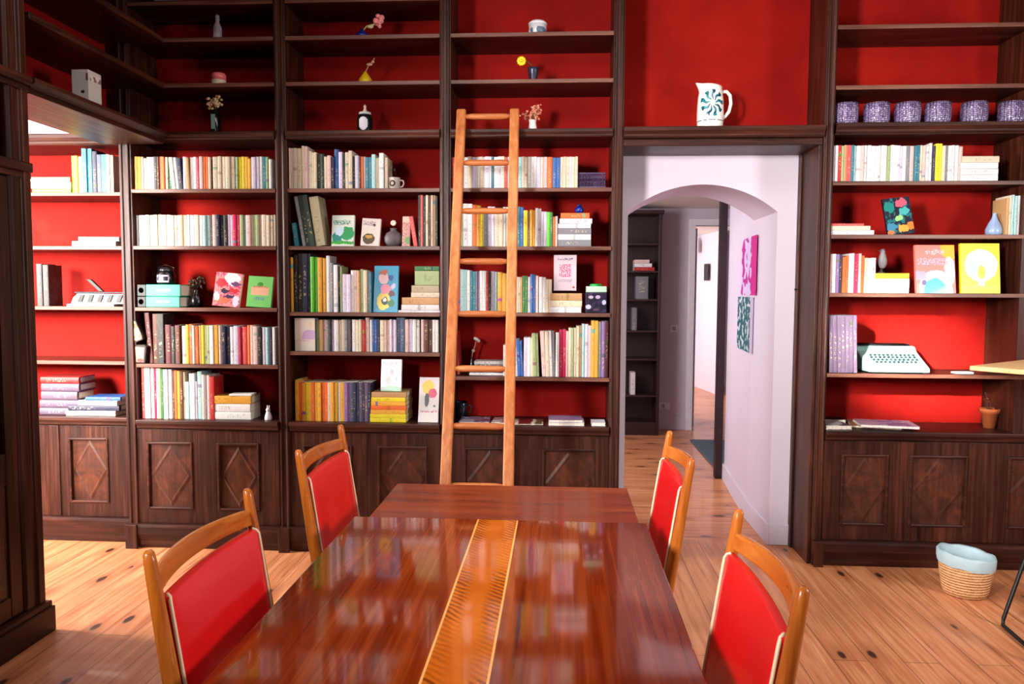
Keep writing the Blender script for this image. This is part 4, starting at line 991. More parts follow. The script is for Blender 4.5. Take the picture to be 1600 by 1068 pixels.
def bouquet_bottle():
    y = YS; x = base_at(337, Z2, y); t = thing('flower_bottle', 'slim dark bottle of dried cream flowers on the cornice, leftmost bay', 'vase', (x, y, Z2))
    MB().lathe([(.0, 0), (.028, 0), (.030, .01), (.030, .09), (.024, .12), (.016, .135), (.017, .145), (0, .145)], 20, cap=False).build('body', M_('black_glass', (10, 16, 16), .12), t)
    MB().box(-.012, .012, -.0325, -.031, .03, .115).build('label', M_('grey_green_label', (120, 150, 146), .5), t)
    m = MB(); sprig(m, (0, 0, .14), (-.005, 0, .20), 14, .045, .0015, 4, 3, .011); m.build('dried_flowers', [M_('dry_stem', (120, 92, 60), .8), M_('cream_petals', (206, 176, 132), .8)], t)
bouquet_bottle()
def candle():
    y = YS; x = base_at(342, Z1, y); t = thing('candle_jar', 'small pink and white candle on the second shelf from the top, leftmost bay', 'candle', (x, y, Z1+.0))
    MB().lathe([(0, 0), (.040, 0), (.041, .004), (.041, .038), (0, .038)], 24, cap=False).build('base', M_('cream_wax', (230, 206, 176), .4), t)
    MB().lathe([(0, .0385), (.041, .0385), (.041, .07), (.034, .078), (0, .078)], 24, cap=False).build('wax', M_('pink_wax', (236, 110, 110), .4), t)
candle()
def blue_vase():
    y = YS; x = base_at(566, Z0, y); t = thing('bud_vase', 'small round blue vase with a pink bloom hanging to the right, top shelf', 'vase', (x, y, Z0))
    MB().lathe([(0, 0), (.022, 0), (.036, .018), (.036, .032), (.02, .046), (.012, .052), (.013, .058), (0, .058)], 22, cap=False).build('body', M_('cobalt_glaze', (14, 34, 120), .12), t)
    MB().tube([(0, 0, .05), (.03, -.01, .075), (.075, -.01, .085)], .004, 6).sphere((.05, -.01, .072), .014, 8, 5, 0, (1.4, .8, .8)).build('stem', M_('pale_stem', (206, 196, 140), .6), t)
    m = MB(); R = random.Random(4)
    for k in range(16):
        m.sphere((.098+R.uniform(-.022, .022), -.012+R.uniform(-.012, .012), .108+R.uniform(-.022, .022)), .015, 8, 5, 0, (1, .7, .8))
    m.sphere((.104, -.012, .072), .012, 8, 5).build('bloom', M_('pink_petals', (240, 140, 140), .6), t)
blue_vase()
def yellow_vase():
    y = YS; x = base_at(571, Z1, y); t = thing('bud_vase', 'yellow pear-shaped vase with a pale twig, second shelf from the top', 'vase', (x, y, Z1))
    MB().lathe([(0, 0), (.034, 0), (.041, .012), (.038, .032), (.024, .052), (.012, .068), (.007, .078), (0, .078)], 22, cap=False).build('body', M_('yellow_glaze', (206, 166, 20), .3), t)
    MB().tube([(0, 0, .075), (.014, 0, .10), (.02, 0, .12)], .003, 6).tube([(.018, 0, .115), (.04, 0, .132), (.055, 0, .155)], .0025, 6).sphere((.024, 0, .118), .013, 8, 5, 0, (1.5, .6, .7)).sphere((.045, 0, .133), .009, 8, 5).build('twig', M_('pinkish_twig', (196, 136, 110), .7), t)
yellow_vase()
def jar_doll():
    y = YS; x = base_at(570.5, Z2, y); t = thing('stoppered_jar', 'black glass jar with a white label and pale stopper on the cornice', 'jar', (x, y, Z2))
    MB().lathe([(0, 0), (.042, 0), (.045, .01), (.045, .09), (.036, .108), (0, .108)], 24, cap=False).build('body', M_('black_glass', (10, 16, 16)), t)
    m = MB()
    for k in range(7):
        a0, a1 = -PI/2-.55+1.1*k/7, -PI/2-.55+1.1*(k+1)/7; r = .0462
        hk = .042*math.sqrt(max(0, 1-((k+.5-3.5)/3.9)**2))
        m.add([(r*math.cos(a0), r*math.sin(a0), .056-hk), (r*math.cos(a1), r*math.sin(a1), .056-hk), (r*math.cos(a1), r*math.sin(a1), .056+hk*.8), (r*math.cos(a0), r*math.sin(a0), .056+hk*.8)], [(0, 1, 2, 3)])
    m.build('label', M_('white_paper_label', (216, 212, 220), .6), t)
    MB().lathe([(0, .109), (.034, .109), (.035, .113), (.033, .122), (0, .122)], 24, cap=False).build('lid', M_('pale_lid', (200, 200, 196), .4), t)
    MB().lathe([(0, .1225), (.008, .1225), (.011, .132), (.006, .145), (.009, .155), (.004, .166), (0, .166)], 14, cap=False).build('stopper', M_('pink_beige', (206, 176, 160), .4), t)
jar_doll()
def drum():
    y = YS; x = base_at(840, Z0, y); t = thing('lidded_pot', 'squat white ceramic pot with blue-grey marks, top shelf behind the ladder', 'pot', (x, y, Z0))
    MB().lathe([(0, .012), (.045, .012), (.05, .02), (.051, .066), (0, .066)], 28, cap=False).build('body', art('pot_glaze', (226, 222, 224), [('t', 0, .03, .07, .016, (96, 116, 136))], .01, .2), t)
    MB().lathe([(0, .067), (.052, .067), (.053, .074), (.04, .086), (0, .09)], 28, cap=False).build('lid', M_('white_glaze', (232, 228, 230), .2), t)
    for k in range(6):
        a = 2*PI*k/6+.3; MB().lathe([(0, 0), (.009, 0), (.008, .0115), (0, .0115)], 8, (.038*math.cos(a), .038*math.sin(a), 0), cap=False).build('foot', M_('white_glaze', (232, 228, 230)), t)
drum()
def cup():
    y = YS; x = base_at(833, Z1, y); t = thing('flower_cup', 'dark pewter cup with one yellow bloom drooping left, behind the ladder', 'vase', (x, y, Z1))
    MB().lathe([(0, 0), (.024, 0), (.022, .01), (.030, .07), (.034, .086), (.030, .086), (.026, .07), (.018, .014), (0, .014)], 22, cap=False).build('body', M_('pewter', (60, 58, 74), .3, metal=.5), t)
    MB().tube([(0, 0, .02), (-.01, -.01, .10), (-.045, -.02, .126), (-.06, -.02, .125)], .002, 6).build('stem', M_('green_stem', (60, 80, 30), .6), t)
    m = MB(); c = Vector((-.066, -.022, .118))
    for k in range(10):
        a = 2*PI*k/10; m.sphere(c+Vector((math.cos(a)*.016, -.004, math.sin(a)*.016)), .011, 8, 5, 0, (1, .6, 1))
    m.sphere(c+Vector((0, -.008, 0)), .010, 8, 5).build('bloom', M_('yellow_petals', (244, 206, 20), .5), t)
cup()
def coral_vase():
    y = YS-.02; x = base_at(832, Z2, y); t = thing('flower_vase', 'small white vase of dried coral sprays on the cornice beside the ladder top', 'vase', (x, y, Z2))
    MB().lathe([(0, 0), (.024, 0), (.025, .02), (.019, .05), (.022, .064), (.018, .066), (0, .06)], 22, cap=False).build('body', M_('pinkish_white_glaze', (236, 216, 214), .25), t)
    m = MB(); sprig(m, (0, 0, .06), (-.012, 0, .115), 16, .055, .0014, 6, 8, .0075)
    m.build('dried_sprays', [M_('dry_stem', (120, 92, 60)), M_('coral_petals', (226, 140, 112), .7)], t)
coral_vase()
def pitcher():
    y = D+.12; z = 2.445; x = base_at(1109, z, y)
    t = thing('pitcher', 'tall white ceramic pitcher with a teal flower motif above the doorway', 'pitcher', (x, y, z))
    t_ = NT('pitcher_glaze', .16, .5, .3); c = t_.coord(); p = t_.sep(c)
    dx = t_.math('DIVIDE', p[0], .062); dz = t_.math('DIVIDE', t_.math('SUBTRACT', p[2], .142), .075)
    rr = t_.math('SQRT', t_.math('ADD', t_.math('MULTIPLY', dx, dx), t_.math('MULTIPLY', dz, dz)))
    ang_ = t_.math('ARCTAN2', dz, dx); n = t_.noise(c, 60, 2)
    pet = t_.math('GREATER_THAN', t_.math('ADD', t_.math('SINE', t_.math('ADD', t_.math('MULTIPLY', ang_, 9), t_.math('MULTIPLY', t_.math('SINE', t_.math('MULTIPLY', rr, 9)), 1.1))), t_.math('MULTIPLY', n[0], 1.2)), .62)
    f = t_.math('MULTIPLY', t_.math('MULTIPLY', pet, t_.math('LESS_THAN', rr, 1)), t_.math('LESS_THAN', p[1], .01))
    heart = t_.math('GREATER_THAN', rr, .22)
    f = t_.math('MULTIPLY', f, heart)
    pick = t_.mix(t_.math('GREATER_THAN', n[0], .52), lin((20, 60, 78)), lin((30, 130, 140)))
    col = t_.mix(f, lin((236, 230, 218)), pick)
    for zz in (.048,): col = t_.mix(t_.math('LESS_THAN', t_.math('ABSOLUTE', t_.math('SUBTRACT', p[2], zz)), .0022), col, lin((30, 70, 80)))
    t_.color(col)
    seg = 40; prof = [(.001, 0), (.068, 0), (.072, .006), (.072, .04), (.074, .045), (.074, .10), (.071, .17), (.064, .215), (.062, .235), (.064, .255), (.058, .253), (.056, .235), (.062, .18), (.064, .02), (.001, .012)]
    vs = []
    for i, (r, zz) in enumerate(prof):
        for k in range(seg):
            a = 2*PI*k/seg; q = max(0, math.cos(a-PI))**10
            up = max(0, (zz-.215)/.04) if r > .05 else 0
            vs.append(((r+q*.022*up)*math.cos(a), r*math.sin(a), zz+q*.012*up-.012*up*(1+math.cos(a))/2*1.4))
    m = MB(); m.add(vs, [(i*seg+k, i*seg+(k+1) % seg, (i+1)*seg+(k+1) % seg, (i+1)*seg+k) for i in range(len(prof)-1) for k in range(seg)]+[tuple(range(seg))[::-1]], 0, True)
    m.build('body', t_.m, t)
    MB().tube([(.060, 0, .215), (.088, 0, .218), (.108, 0, .196), (.114, 0, .15), (.104, 0, .105), (.082, 0, .078), (.070, 0, .07)], [.009, .0095, .0095, .0095, .0095, .009, .010], 12, sx=1.0).build('handle', M_('pitcher_cream', (236, 230, 218), .16, coat=.3), t)
pitcher()
def tumbler_set():
    g = NT('purple_cut_glass', .1, .6, .3); g.b.inputs['Transmission Weight'].default_value = .35
    v = g.voro(g.coord((1, 1, 1.0)), 95, 'F1', .35); g.color(g.ramp(v[0], [(.1, (226, 214, 240)), (.45, (128, 108, 150)), (.8, (62, 44, 78))])); g.bump(v[0], 1, .004)
    zc = 2.455; y = D+.075; ps = [1320, 1369, 1417, 1464, 1521, 1579.5]
    where = ['nearest the doorway, first of six', 'second of six from the left', 'third of six from the left', 'fourth of six from the left', 'fifth of six from the left', 'rightmost of the six']
    first = None
    for px, lab in zip(ps, where):
        x = base_at(px, zc, y)
        if first is None:
            t = thing('glass_tumbler', '', 'glass', (x, y, zc)); first = t
            prof = [(0, 0), (.055, 0), (.063, .006), (.067, .03), (.068, .08), (.066, .118), (.062, .118), (.061, .09), (.060, .02), (0, .016)]
            MB().lathe(prof, 28, cap=False).build('body', g.m, t)
        else:
            t = copy_tree(first); t.location = (x, y, zc)
        tag(t, 'purple cut-glass tumbler on the right cornice, '+lab, 'glass', 'purple tumblers on the right cornice')
tumbler_set()
def white_box():
    t = thing('cardboard_box', 'small white printed box on the shelves above the side room opening', 'box', (XL-.105, 3.62, 2.441))
    h = at(137, 108, 1, 3.62).z-2.441
    MB().box(0, .085, 0, .105, 0, h).build('carton', art('box_print', (206, 196, 190), [('e', .055, h*.34, .010, .008, (50, 40, 36)), ('r', .078, h*.78, .006, .018, (110, 84, 80))], .003, .5), t, bevel=.002)
    MB().box(.0853, .0862, .012, .100, h*.66, h*.88).build('printed_band', art('band_print', (222, 208, 200), [('t', .0858, h*.77, 1, .012, (130, 96, 92))], .001, .5), t)
white_box()
# third shelf, leftmost bay: green boxes and the black lantern, twiggy pot
def green_boxes():
    y = D+.03; z = B1[2]
    gm = M_('green_linen', (30, 160, 122), .5); bl = M_('black_binding', (16, 20, 20), .5)
    for k, (a, b, hh, lab) in enumerate([(214, 281, 17, 'green and black archive box, lower of two on the third shelf'), (214, 282, 19, 'green and black archive box, upper of two under the lantern')]):
        x0, x1 = base_at(a, z, y), base_at(b, z, y); h_ = hh*y/F
        t = thing('archive_box', lab, 'box', (x0, y, z+.0008), 0, 'green archive boxes on the third shelf')
        MB().box((x1-x0)*.21, x1-x0, 0, .17, 0, h_).build('body', gm, t, bevel=.003)
        MB().box(0, (x1-x0)*.21-.0005, 0, .17, 0, h_).build('spine', bl, t, bevel=.003)
        MB().lathe([(0, -.0015), (.016, -.0015), (.016, 0), (0, 0)], 16, ((x1-x0)*.1, h_/2, 0), cap=False, M=Matrix.Rotation(PI/2, 4, 'X')).build('badge', M_('pale_badge', (200, 210, 206), .4), t)
        MB().box((x1-x0)*.45, (x1-x0)*.78, -.0012, -.0002, h_*.42, h_*.6).build('printed_line', art('pale_print', (30, 160, 122), [('t', .12, .03, .2, .05, (190, 226, 206))], .001), t)
        MB().box(x1-x0+.0004, x1-x0+.0015, .006, .164, .005, h_-.005).build('page_edge', M_PAGE, t)
        z += h_+.0016
    y = D+.11; x = base_at(260, z, y)
    t = thing('lantern', 'round black lantern with a pale lettered band, on the green boxes', 'lantern', (x, y, z))
    bm_ = M_('black_enamel', (14, 13, 16), .25)
    MB().lathe([(0, 0), (.046, 0), (.052, .008), (.052, .062), (.047, .07), (.045, .078), (0, .078)], 28, cap=False).build('body', bm_, t)
    m = MB()
    for k in range(8):
        a0, a1 = -PI/2-.75+1.5*k/8, -PI/2-.75+1.5*(k+1)/8; r = .0532
        m.add([(r*math.cos(a0), r*math.sin(a0), .012), (r*math.cos(a1), r*math.sin(a1), .012), (r*math.cos(a1), r*math.sin(a1), .056), (r*math.cos(a0), r*math.sin(a0), .056)], [(0, 1, 2, 3)])
    m.build('label', art('lantern_label', (196, 180, 206), [('t', 0, .034, .034, .012, (40, 30, 50)), ('e', -.02, .04, .006, .016, (60, 46, 70))], .004), t)
    MB().lathe([(0, .0785), (.040, .0785), (.043, .086), (.030, .098), (.012, .104), (0, .105)], 24, cap=False).build('lid', M_('dark_steel', (90, 90, 96), .2, metal=.8), t)
    MB().tube([(-.045, 0, .07), (-.05, 0, .10), (0, 0, .118), (.05, 0, .10), (.045, 0, .07)], .002, 6).build('bail', bm_, t)
    y = D+.13; x = base_at(307, B1[2], y)
    t = thing('twig_pot', 'small black pot with a dark spreading twig, right of the green boxes', 'plant', (x, y, B1[2]))
    MB().lathe([(0, 0), (.034, 0), (.042, .02), (.04, .055), (.026, .075), (.016, .10), (.018, .106), (0, .1)], 22, cap=False).build('pot', bm_, t)
    m = MB(); sprig(m, (0, 0, .10), (0, 0, .15), 11, .055, .0014, 4, 21, .008); m.build('twigs', [M_('dark_twig', (46, 26, 16), .8), M_('bronze_leaf', (70, 46, 20), .7)], t)
green_boxes()
def curios():
    z = B1[3]; y = D+.012
    gold = art('gilt_tile', (226, 190, 120), [('t', 0, .05, .05, .06, (130, 84, 30)), ('t', 0, .06, .05, .02, (236, 206, 150))], .01, .4)
    x = base_at(220, z, y)
    t = thing('painted_box', 'small dusky pink box at the left end of the fourth shelf, leftmost bay', 'box', (x, y, z+.001))
    MB().prism([(-.036, .001), (.030, 0), (.040, .10), (.028, .112), (-.038, .112), (-.045, .1)], 1, 0, .05).build('body', M_('black_lacquer', (30, 22, 20), .3), t, bevel=.005)
    MB().prism([(-.026, .008), (.020, .008), (.028, .094), (-.03, .100)], 1, -.003, -.0002).build('panel', art('dusky_print', (190, 124, 112), [('e', 0, .02, .02, .01, (90, 30, 24)), ('t', 0, .06, .03, .03, (176, 120, 104))], .004), t, bevel=.001)
    t2 = thing('carved_block', 'gilt patterned block tilted on the dusky pink box, leftmost bay', 'ornament', (x-.004, y, z+.113+.0185))
    t2.rotation_euler = (0, math.radians(-22), 0)
    m = MB().prism([(-.024, .0), (.024, -.0), (.032, .02), (.030, .12), (.022, .134), (-.022, .134), (-.030, .12), (-.030, .015)], 1, 0, .035); m.build('body', M_('black_lacquer', (30, 22, 20)), t2, bevel=.004)
    MB().prism([(-.020, .010), (.018, .008), (.025, .022), (.024, .116), (.016, .126), (-.018, .126), (-.024, .115), (-.024, .018)], 1, -.002, -.0002).build('gilt_face', gold, t2, bevel=.001)
curios()
def small_figurine(label, px, z, y, h, mat, ears=True, name='figurine'):
    x = base_at(px, z, y); t = thing(name, label, 'figurine', (x, y, z)); k = h/.08
    m = MB().lathe([(0, 0), (.018*k, 0), (.020*k, .006*k), (.019*k, .02*k), (.012*k, .042*k), (.009*k, .050*k), (0, .052*k)], 16, cap=False)
    m.build('body', mat, t)
    m = MB().sphere((0, -.003*k, .057*k), .012*k, 12, 8)
    if ears: m.sphere((-.005*k, 0, .074*k), .004*k, 8, 6, 0, (.8, .6, 2.2)).sphere((.006*k, 0, .074*k), .004*k, 8, 6, 0, (.8, .6, 2.2))
    m.build('head', mat, t); return t
small_figurine('tiny white rabbit figurine at the right of the counter, leftmost bay', 419.5, ZC, D+.05, .085, M_('white_glaze', (232, 228, 230)))
# top shelf left of ladder: mug and sprig
def mug():
    y = D+.08; z = B2[0]; x = base_at(616, z, y)
    t = thing('mug', 'small white mug with a dark ring motif, end of the top shelf', 'mug', (x, y, z))
    MB().lathe([(0, 0), (.030, 0), (.034, .005), (.034, .06), (.036, .068), (.032, .068), (.030, .06), (.030, .01), (0, .008)], 24, cap=False).build('body', art('mug_glaze', (214, 200, 190), [('e', -.004, .034, .018, .018, (60, 40, 44)), ('e', -.004, .034, .010, .010, (200, 186, 176))], .003, .25), t)
    MB().tube([(.033, 0, .055), (.052, 0, .052), (.056, 0, .035), (.048, 0, .018), (.033, 0, .015)], .004, 8).build('handle', M_('mug_clay', (214, 200, 190), .25), t)
    m = MB(); sprig(m, (0, 0, .01), (-.015, 0, .135), 3, .02, .001, 2, 5, .006); m.build('sprig', [M_('dark_twig', (46, 26, 16)), M_('ash_leaf', (96, 84, 92), .7)], t)
mug()
def gourd():
    y = D+.10; z = B2[1]; x = base_at(615, z, y)
    t = thing('gourd_vase', 'round grey stoneware vase with one white bloom, second shelf left of ladder', 'vase', (x, y, z))
    st = plain('speckled_stoneware', (104, 92, 98), .6, var=.5)
    MB().lathe([(0, 0), (.035, 0), (.054, .025), (.056, .055), (.042, .08), (.022, .09), (.018, .102), (.022, .108), (0, .105)], 26, cap=False).build('body', st, t)
    MB().tube([(0, 0, .1), (.002, -.004, .135)], .002, 6).build('stem', M_('green_stem', (60, 80, 30)), t)
    m = MB()
    for k in range(7): a = 2*PI*k/7; m.sphere((.002+math.cos(a)*.009, -.012, .138+math.sin(a)*.009), .008, 7, 5, 0, (1, .5, 1))
    m.build('bloom', M_('white_petals', (232, 216, 196), .6), t)
gourd()
def floral_card():
    return cover_book('small pink floral booklet leaning against the tall albums, left of the ladder', 628, 640, 337, 384, B2[1], (232, 190, 176), [('t', .5, .4, .5, .4, (150, 70, 60)), ('e', .8, .2, .5, .12, (110, 150, 90))], wob=.08, y=D+.04, roll=0, name='booklet')
floral_card()
def lattice_basket():
    y = D+.06; z = B3[0]; xa, xb_ = base_at(903, z, y), base_at(946, z, y)
    t = thing('lattice_tray', 'low dark purple lattice tray at the end of the top shelf, ladder bay', 'tray', ((xa+xb_)/2, y, z)); w_ = (xb_-xa)/2; pm = M_('purple_lacquer', (74, 56, 92), .4)
    MB().box(-w_, w_, 0, .16, 0, .006).build('base', pm, t)
    for k, (dx, dy) in enumerate(((0, 0), (0, .155))):
        m = MB().box(-w_, w_, dy, dy+.004, .083, .09).box(-w_, w_, dy, dy+.004, .0065, .014)
        n = 14
        for i in range(n):
            x0 = -w_+2*w_*i/n
            for s_ in (0, 1):
                p0, p1 = (x0, x0+2*w_/n) if s_ else (x0+2*w_/n, x0)
                for (za, zb) in ((.014, .048), (.048, .083)):
                    m.tube([(p0, dy+.002, za), (p1, dy+.002, zb)], .0022, 4)
        m.build('lattice_side', pm, t)
    MB().box(-w_, -w_+.004, .005, .154, .0065, .09).box(w_-.004, w_, .005, .154, .0065, .09).build('end_panel', pm, t)
lattice_basket()
def blue_pot():
    y = D+.10; z = B3[1]+.192; x = base_at(905, z, y)
    t = thing('ink_pot', 'small cobalt blue pot on the orange book, second shelf, ladder bay', 'pot', (x, y, z))
    MB().lathe([(0, 0), (.018, 0), (.025, .008), (.025, .028), (.014, .038), (.010, .042), (0, .042)], 20, cap=False).build('body', M_('cobalt_glaze', (14, 34, 120)), t)
    MB().lathe([(0, .0425), (.012, .0425), (.012, .052), (0, .054)], 16, cap=False).build('cap', M_('cobalt_cap', (10, 22, 80), .2), t)
def tin():
    y = D+.06; z = B3[2]; xa, xb_ = base_at(914.5, z, y), base_at(948, z, y); w_ = (xb_-xa)/2
    t = thing('tea_tin', 'dark floral tin with pale upper band and green lid, ladder bay', 'tin', ((xa+xb_)/2, y, z))
    MB().box(-w_, w_, 0, .1, 0, .118).build('body', art('tin_print', (26, 22, 46), [('e', -.045, .035, .016, .013, (206, 200, 226)), ('e', -.03, .09, .014, .009, (196, 180, 200)), ('e', .01, .092, .014, .011, (196, 170, 206)), ('e', .045, .06, .012, .014, (196, 196, 226)), ('e', .0, .02, .018, .008, (90, 60, 90))], .006, .3, speck=(40, (60, 44, 80))), t, bevel=.004)
    MB().box(-w_+.004, w_-.001, .004, .096, .1185, .152).build('upper_band', M_('pale_green_tin', (176, 206, 180), .3), t, bevel=.003)
    MB().lathe([(0, 0), (.036, 0), (.037, .008), (.03, .014), (0, .014)], 24, (0, .05, .1525), cap=False).build('lid', M_('green_lid', (40, 160, 70), .3), t)
tin()
def low_box():
    y = D+.05; z = B3[3]
    xa, xb_ = base_at(733, z, y), base_at(787, z, y)
    t = tag(put_book('soft', .014, xb_-xa, .14, (xa, y+.08, z+.008), Matrix.Rotation(PI/2, 3, 'Y').to_euler(), 'w', 'flat white book under the grey patterned box, fourth shelf, ladder bay', None))
    xa, xb_ = base_at(741, z, y), base_at(788, z, y)
    t = thing('patterned_box', 'long pale grey patterned box on a flat book behind the ladder', 'box', ((xa+xb_)/2, y+.01, z+.0165)); w_ = (xb_-xa)/2
    MB().box(-w_, w_, 0, .12, 0, .048).build('body', art('grey_box_print', (186, 182, 176), [('t', 0, .02, .09, .03, (110, 106, 110))], .004, speck=(60, (150, 148, 150))), t, bevel=.003)
    MB().box(-w_-.002, w_+.002, -.002, .122, .0485, .068).build('lid', art('grey_lid_print', (196, 192, 186), [], .004, speck=(60, (164, 160, 160))), t, bevel=.003)
    x = base_at(736, z, D+.24)
    t = thing('twig_vase', 'slim dark vase with a pale budded branch behind the grey box', 'vase', (base_at(737, z, D+.235), D+.235, z))
    MB().lathe([(0, 0), (.016, 0), (.020, .02), (.018, .06), (.010, .08), (.010, .09), (0, .088)], 16, cap=False).build('body', M_('black_glass', (10, 16, 16)), t)
    m = MB().tube([(0, 0, .08), (.005, 0, .12), (.02, 0, .16), (.026, 0, .19)], .0028, 6, 0)
    for q in ((.03, 0, .20), (.042, 0, .19), (.02, 0, .205), (.01, 0, .13)): m.sphere(q, .010, 8, 5, 1)
    m.build('branch', [M_('pinkish_twig', (196, 136, 110)), M_('pale_buds', (196, 186, 176), .7)], t)
low_box()
def red_folder():
    y = D+.10; z = B3[3]; x = base_at(714, z, y)
    t = thing('folder', 'dark red folder leaning in the corner behind the left ladder rail', 'folder', (x, y, z+.001)); t.rotation_euler = (0, math.radians(-6), 0)
    MB().box(0, .018, 0, .002, 0, .25).box(0, .0025, .0022, .18, 0, .25).box(.0155, .018, .0022, .18, 0, .25).build('cover', M_('dark_red_card', (150, 34, 28), .5), t)
    MB().box(.003, .015, .003, .175, .003, .245).build('sheets', M_PAGE, t)
red_folder()
# counter of the ladder bay: open magazines, dark jar
def magazine(label, px0, px1, z, y, d, yaw, mat, th=.006):
    xa, xb_ = base_at(px0, z, y), base_at(px1, z, y); w_ = xb_-xa
    t = thing('magazine', label, 'magazine', ((xa+xb_)/2, y+d/2, z+.0008), math.radians(yaw))
    MB().box(-w_/2, w_/2, -d/2, d/2, th-.0012, th).box(-w_/2, w_/2, -d/2, d/2, 0, .0012).build('cover', mat, t)
    MB().box(-w_/2+.002, w_/2-.002, -d/2+.002, d/2-.002, .0013, th-.0013).build('pages', M_PAGE, t)
    return t
ma = lambda nm, b, s_: art(nm, b, s_, .02, .3)
magazine('open pale magazine on the counter left of the ladder rail', 716, 763, ZC, D+.015, .19, 3, ma('mag_print', (206, 196, 214), [('t', 0, 0, .2, .3, (110, 84, 120))]), .012)
magazine('second open magazine on the counter, between the ladder rails', 768, 800, ZC, D+.03, .18, -2, ma('mag_print', (222, 212, 210), [('t', 0, 0, .1, .3, (150, 110, 120))]), .010)
magazine('thin cream brochure on the counter just right of the ladder', 803, 848, ZC, D+.02, .17, 1, ma('mag_print', (226, 216, 196), [('e', -.02, 0, .04, .5, (110, 40, 36)), ('e', .06, 0, .02, .5, (90, 90, 60))]))
magazine('white magazine under the mauve one, counter of the ladder bay', 857, 913, ZC, D+.012, .17, 0, M_('white_card', (232, 230, 240), .4), .017)
magazine('mauve and navy magazine lying on the white one, ladder bay', 857, 910, ZC+.0178, D+.02, .17, 2, ma('mag_print', (156, 136, 176), [('e', 0, -.04, .3, .03, (60, 60, 110))]), .014)
magazine('small white notebook at the right end of the ladder bay counter', 924, 946, ZC, D+.02, .12, 0, M_('white_card', (232, 230, 240)), .018)
x = base_at(716, ZC, D+.2)
t = thing('coffee_cup', 'dark glazed cup in the left corner of the ladder bay counter', 'cup', (x+.01, D+.24, ZC))
MB().lathe([(0, 0), (.034, 0), (.042, .01), (.044, .09), (.040, .1), (.038, .09), (.036, .012), (0, .01)], 22, cap=False).build('body', M_('midnight_glaze', (24, 26, 40), .2), t)
MB().tube([(.042, 0, .08), (.062, 0, .075), (.062, 0, .035), (.043, 0, .025)], .004, 8).build('handle', M_('midnight_glaze', (24, 26, 40)), t)
blue_pot()
# right case: vase, bird, typewriter, small things
y = D+.09; x = base_at(1552.5, B4[1], y)
t = thing('teardrop_vase', 'pale blue teardrop-shaped vase beside the last books, right case', 'vase', (x, y, B4[1]))
MB().lathe([(0, 0), (.034, 0), (.043, .014), (.042, .035), (.030, .065), (.016, .09), (.008, .118), (.010, .124), (0, .122)], 26, cap=False).build('body', plain('pale_blue_glaze', (156, 178, 214), .2, var=.45), t)
y = D+.09; x = base_at(1377, ZF, y)
t = thing('bird_figurine', 'grey and white bird figurine on the yellow book, right case', 'figurine', (x, y, ZF))
bm_ = plain('bird_grey', (150, 146, 150), .5, var=.6)
MB().lathe([(0, 0), (.020, 0), (.021, .004), (.008, .012), (.006, .03), (.0, .03)], 14, cap=False).build('base', M_('dark_base', (50, 44, 46), .5), t)
m = MB()
prof = [(.0, .026), (.012, .03), (.022, .05), (.024, .075), (.017, .10), (.012, .112), (.013, .122), (.008, .134), (0, .138)]
m.lathe(prof, 16, (.004, 0, 0), cap=False).sphere((.014, 0, .062), .016, 10, 7, 0, (.8, .9, 2.0))
m.build('body', bm_, t)
MB().prism([(-.004, .118), (-.024, .128), (-.006, .130)], 1, -.003, .003).build('beak', M_('dark_base', (50, 44, 46)), t)
def typewriter():
    z = B4[3]; yf = D+.02; xa, xb_ = base_at(1357, z, yf), base_at(1454, z, yf); w_ = xb_-xa
    t = thing('typewriter', 'mint green portable typewriter on the fourth shelf, right of the doorway', 'typewriter', ((xa+xb_)/2, yf, z+.001))
    mint = M_('mint_enamel', (140, 186, 174), .3, coat=.3)
    prof = [(0, .006), (.004, .032), (.03, .044), (.17, .112), (.185, .138), (.215, .142), (.285, .118), (.295, .006)]
    MB().prism([(a, b) for a, b in prof], 0, -w_/2, w_/2).build('body', mint, t, bevel=.008, seg=3)
    MB().add([(-w_/2+.045, .028+.0, .0505), (w_/2-.045, .028, .0505), (w_/2-.045, .132, .1012), (-w_/2+.045, .132, .1012), (-w_/2+.045, .030, .040), (w_/2-.045, .030, .040), (w_/2-.045, .134, .088), (-w_/2+.045, .134, .088)],
             [(0, 1, 2, 3), (4, 7, 6, 5), (0, 4, 5, 1), (1, 5, 6, 2), (2, 6, 7, 3), (3, 7, 4, 0)]).build('keyboard_bed', M_('pale_mint_bed', (150, 184, 176), .4), t)
    kk = MB().lathe([(0, 0), (.0072, 0), (.0076, .006), (.006, .0085), (0, .0082)], 12, cap=False).build('key', M_('dark_teal_key', (24, 58, 60), .35), t)
    first = True
    for r in range(4):
        n = 11-(r == 0)
        for i in range(n):
            q = (-(n-1)*.0235/2+i*.0235+(r % 2)*.004, .043+r*.0235, .058+r*.0114)
            if first: o = kk; first = False
            else: o = kk.copy(); S.collection.objects.link(o); o.parent = t
            o.location = q; o.rotation_euler = (math.radians(24), 0, 0)
    MB().tube([(-w_/2-.01, .222, .14), (w_/2-.045, .222, .14)], .017, 18).build('platen', M_BLK, t)
    MB().tube([(-w_/2-.034, .222, .14), (-w_/2-.0105, .222, .14)], .014, 14).build('knob', M_BLK, t)
    MB().tube([(w_/2-.0445, .222, .14), (w_/2-.022, .222, .14)], .014, 14).build('knob', M_BLK, t)
    MB().tube([(-w_/2-.02, .20, .13), (-w_/2-.035, .17, .155)], .004, 8).build('carriage_lever', M_('brushed_steel', (150, 150, 155), .3, metal=.8), t)
    for sx_ in (-1, 1):
        for yy in (.04, .25): MB().lathe([(0, -.001), (.011, -.001), (.011, .0055), (0, .0055)], 10, (sx_*(w_/2-.03), yy, 0), cap=False).build('foot', M_BLK, t)
typewriter()
y = D+.05
x = base_at(1506, B4[3], y)
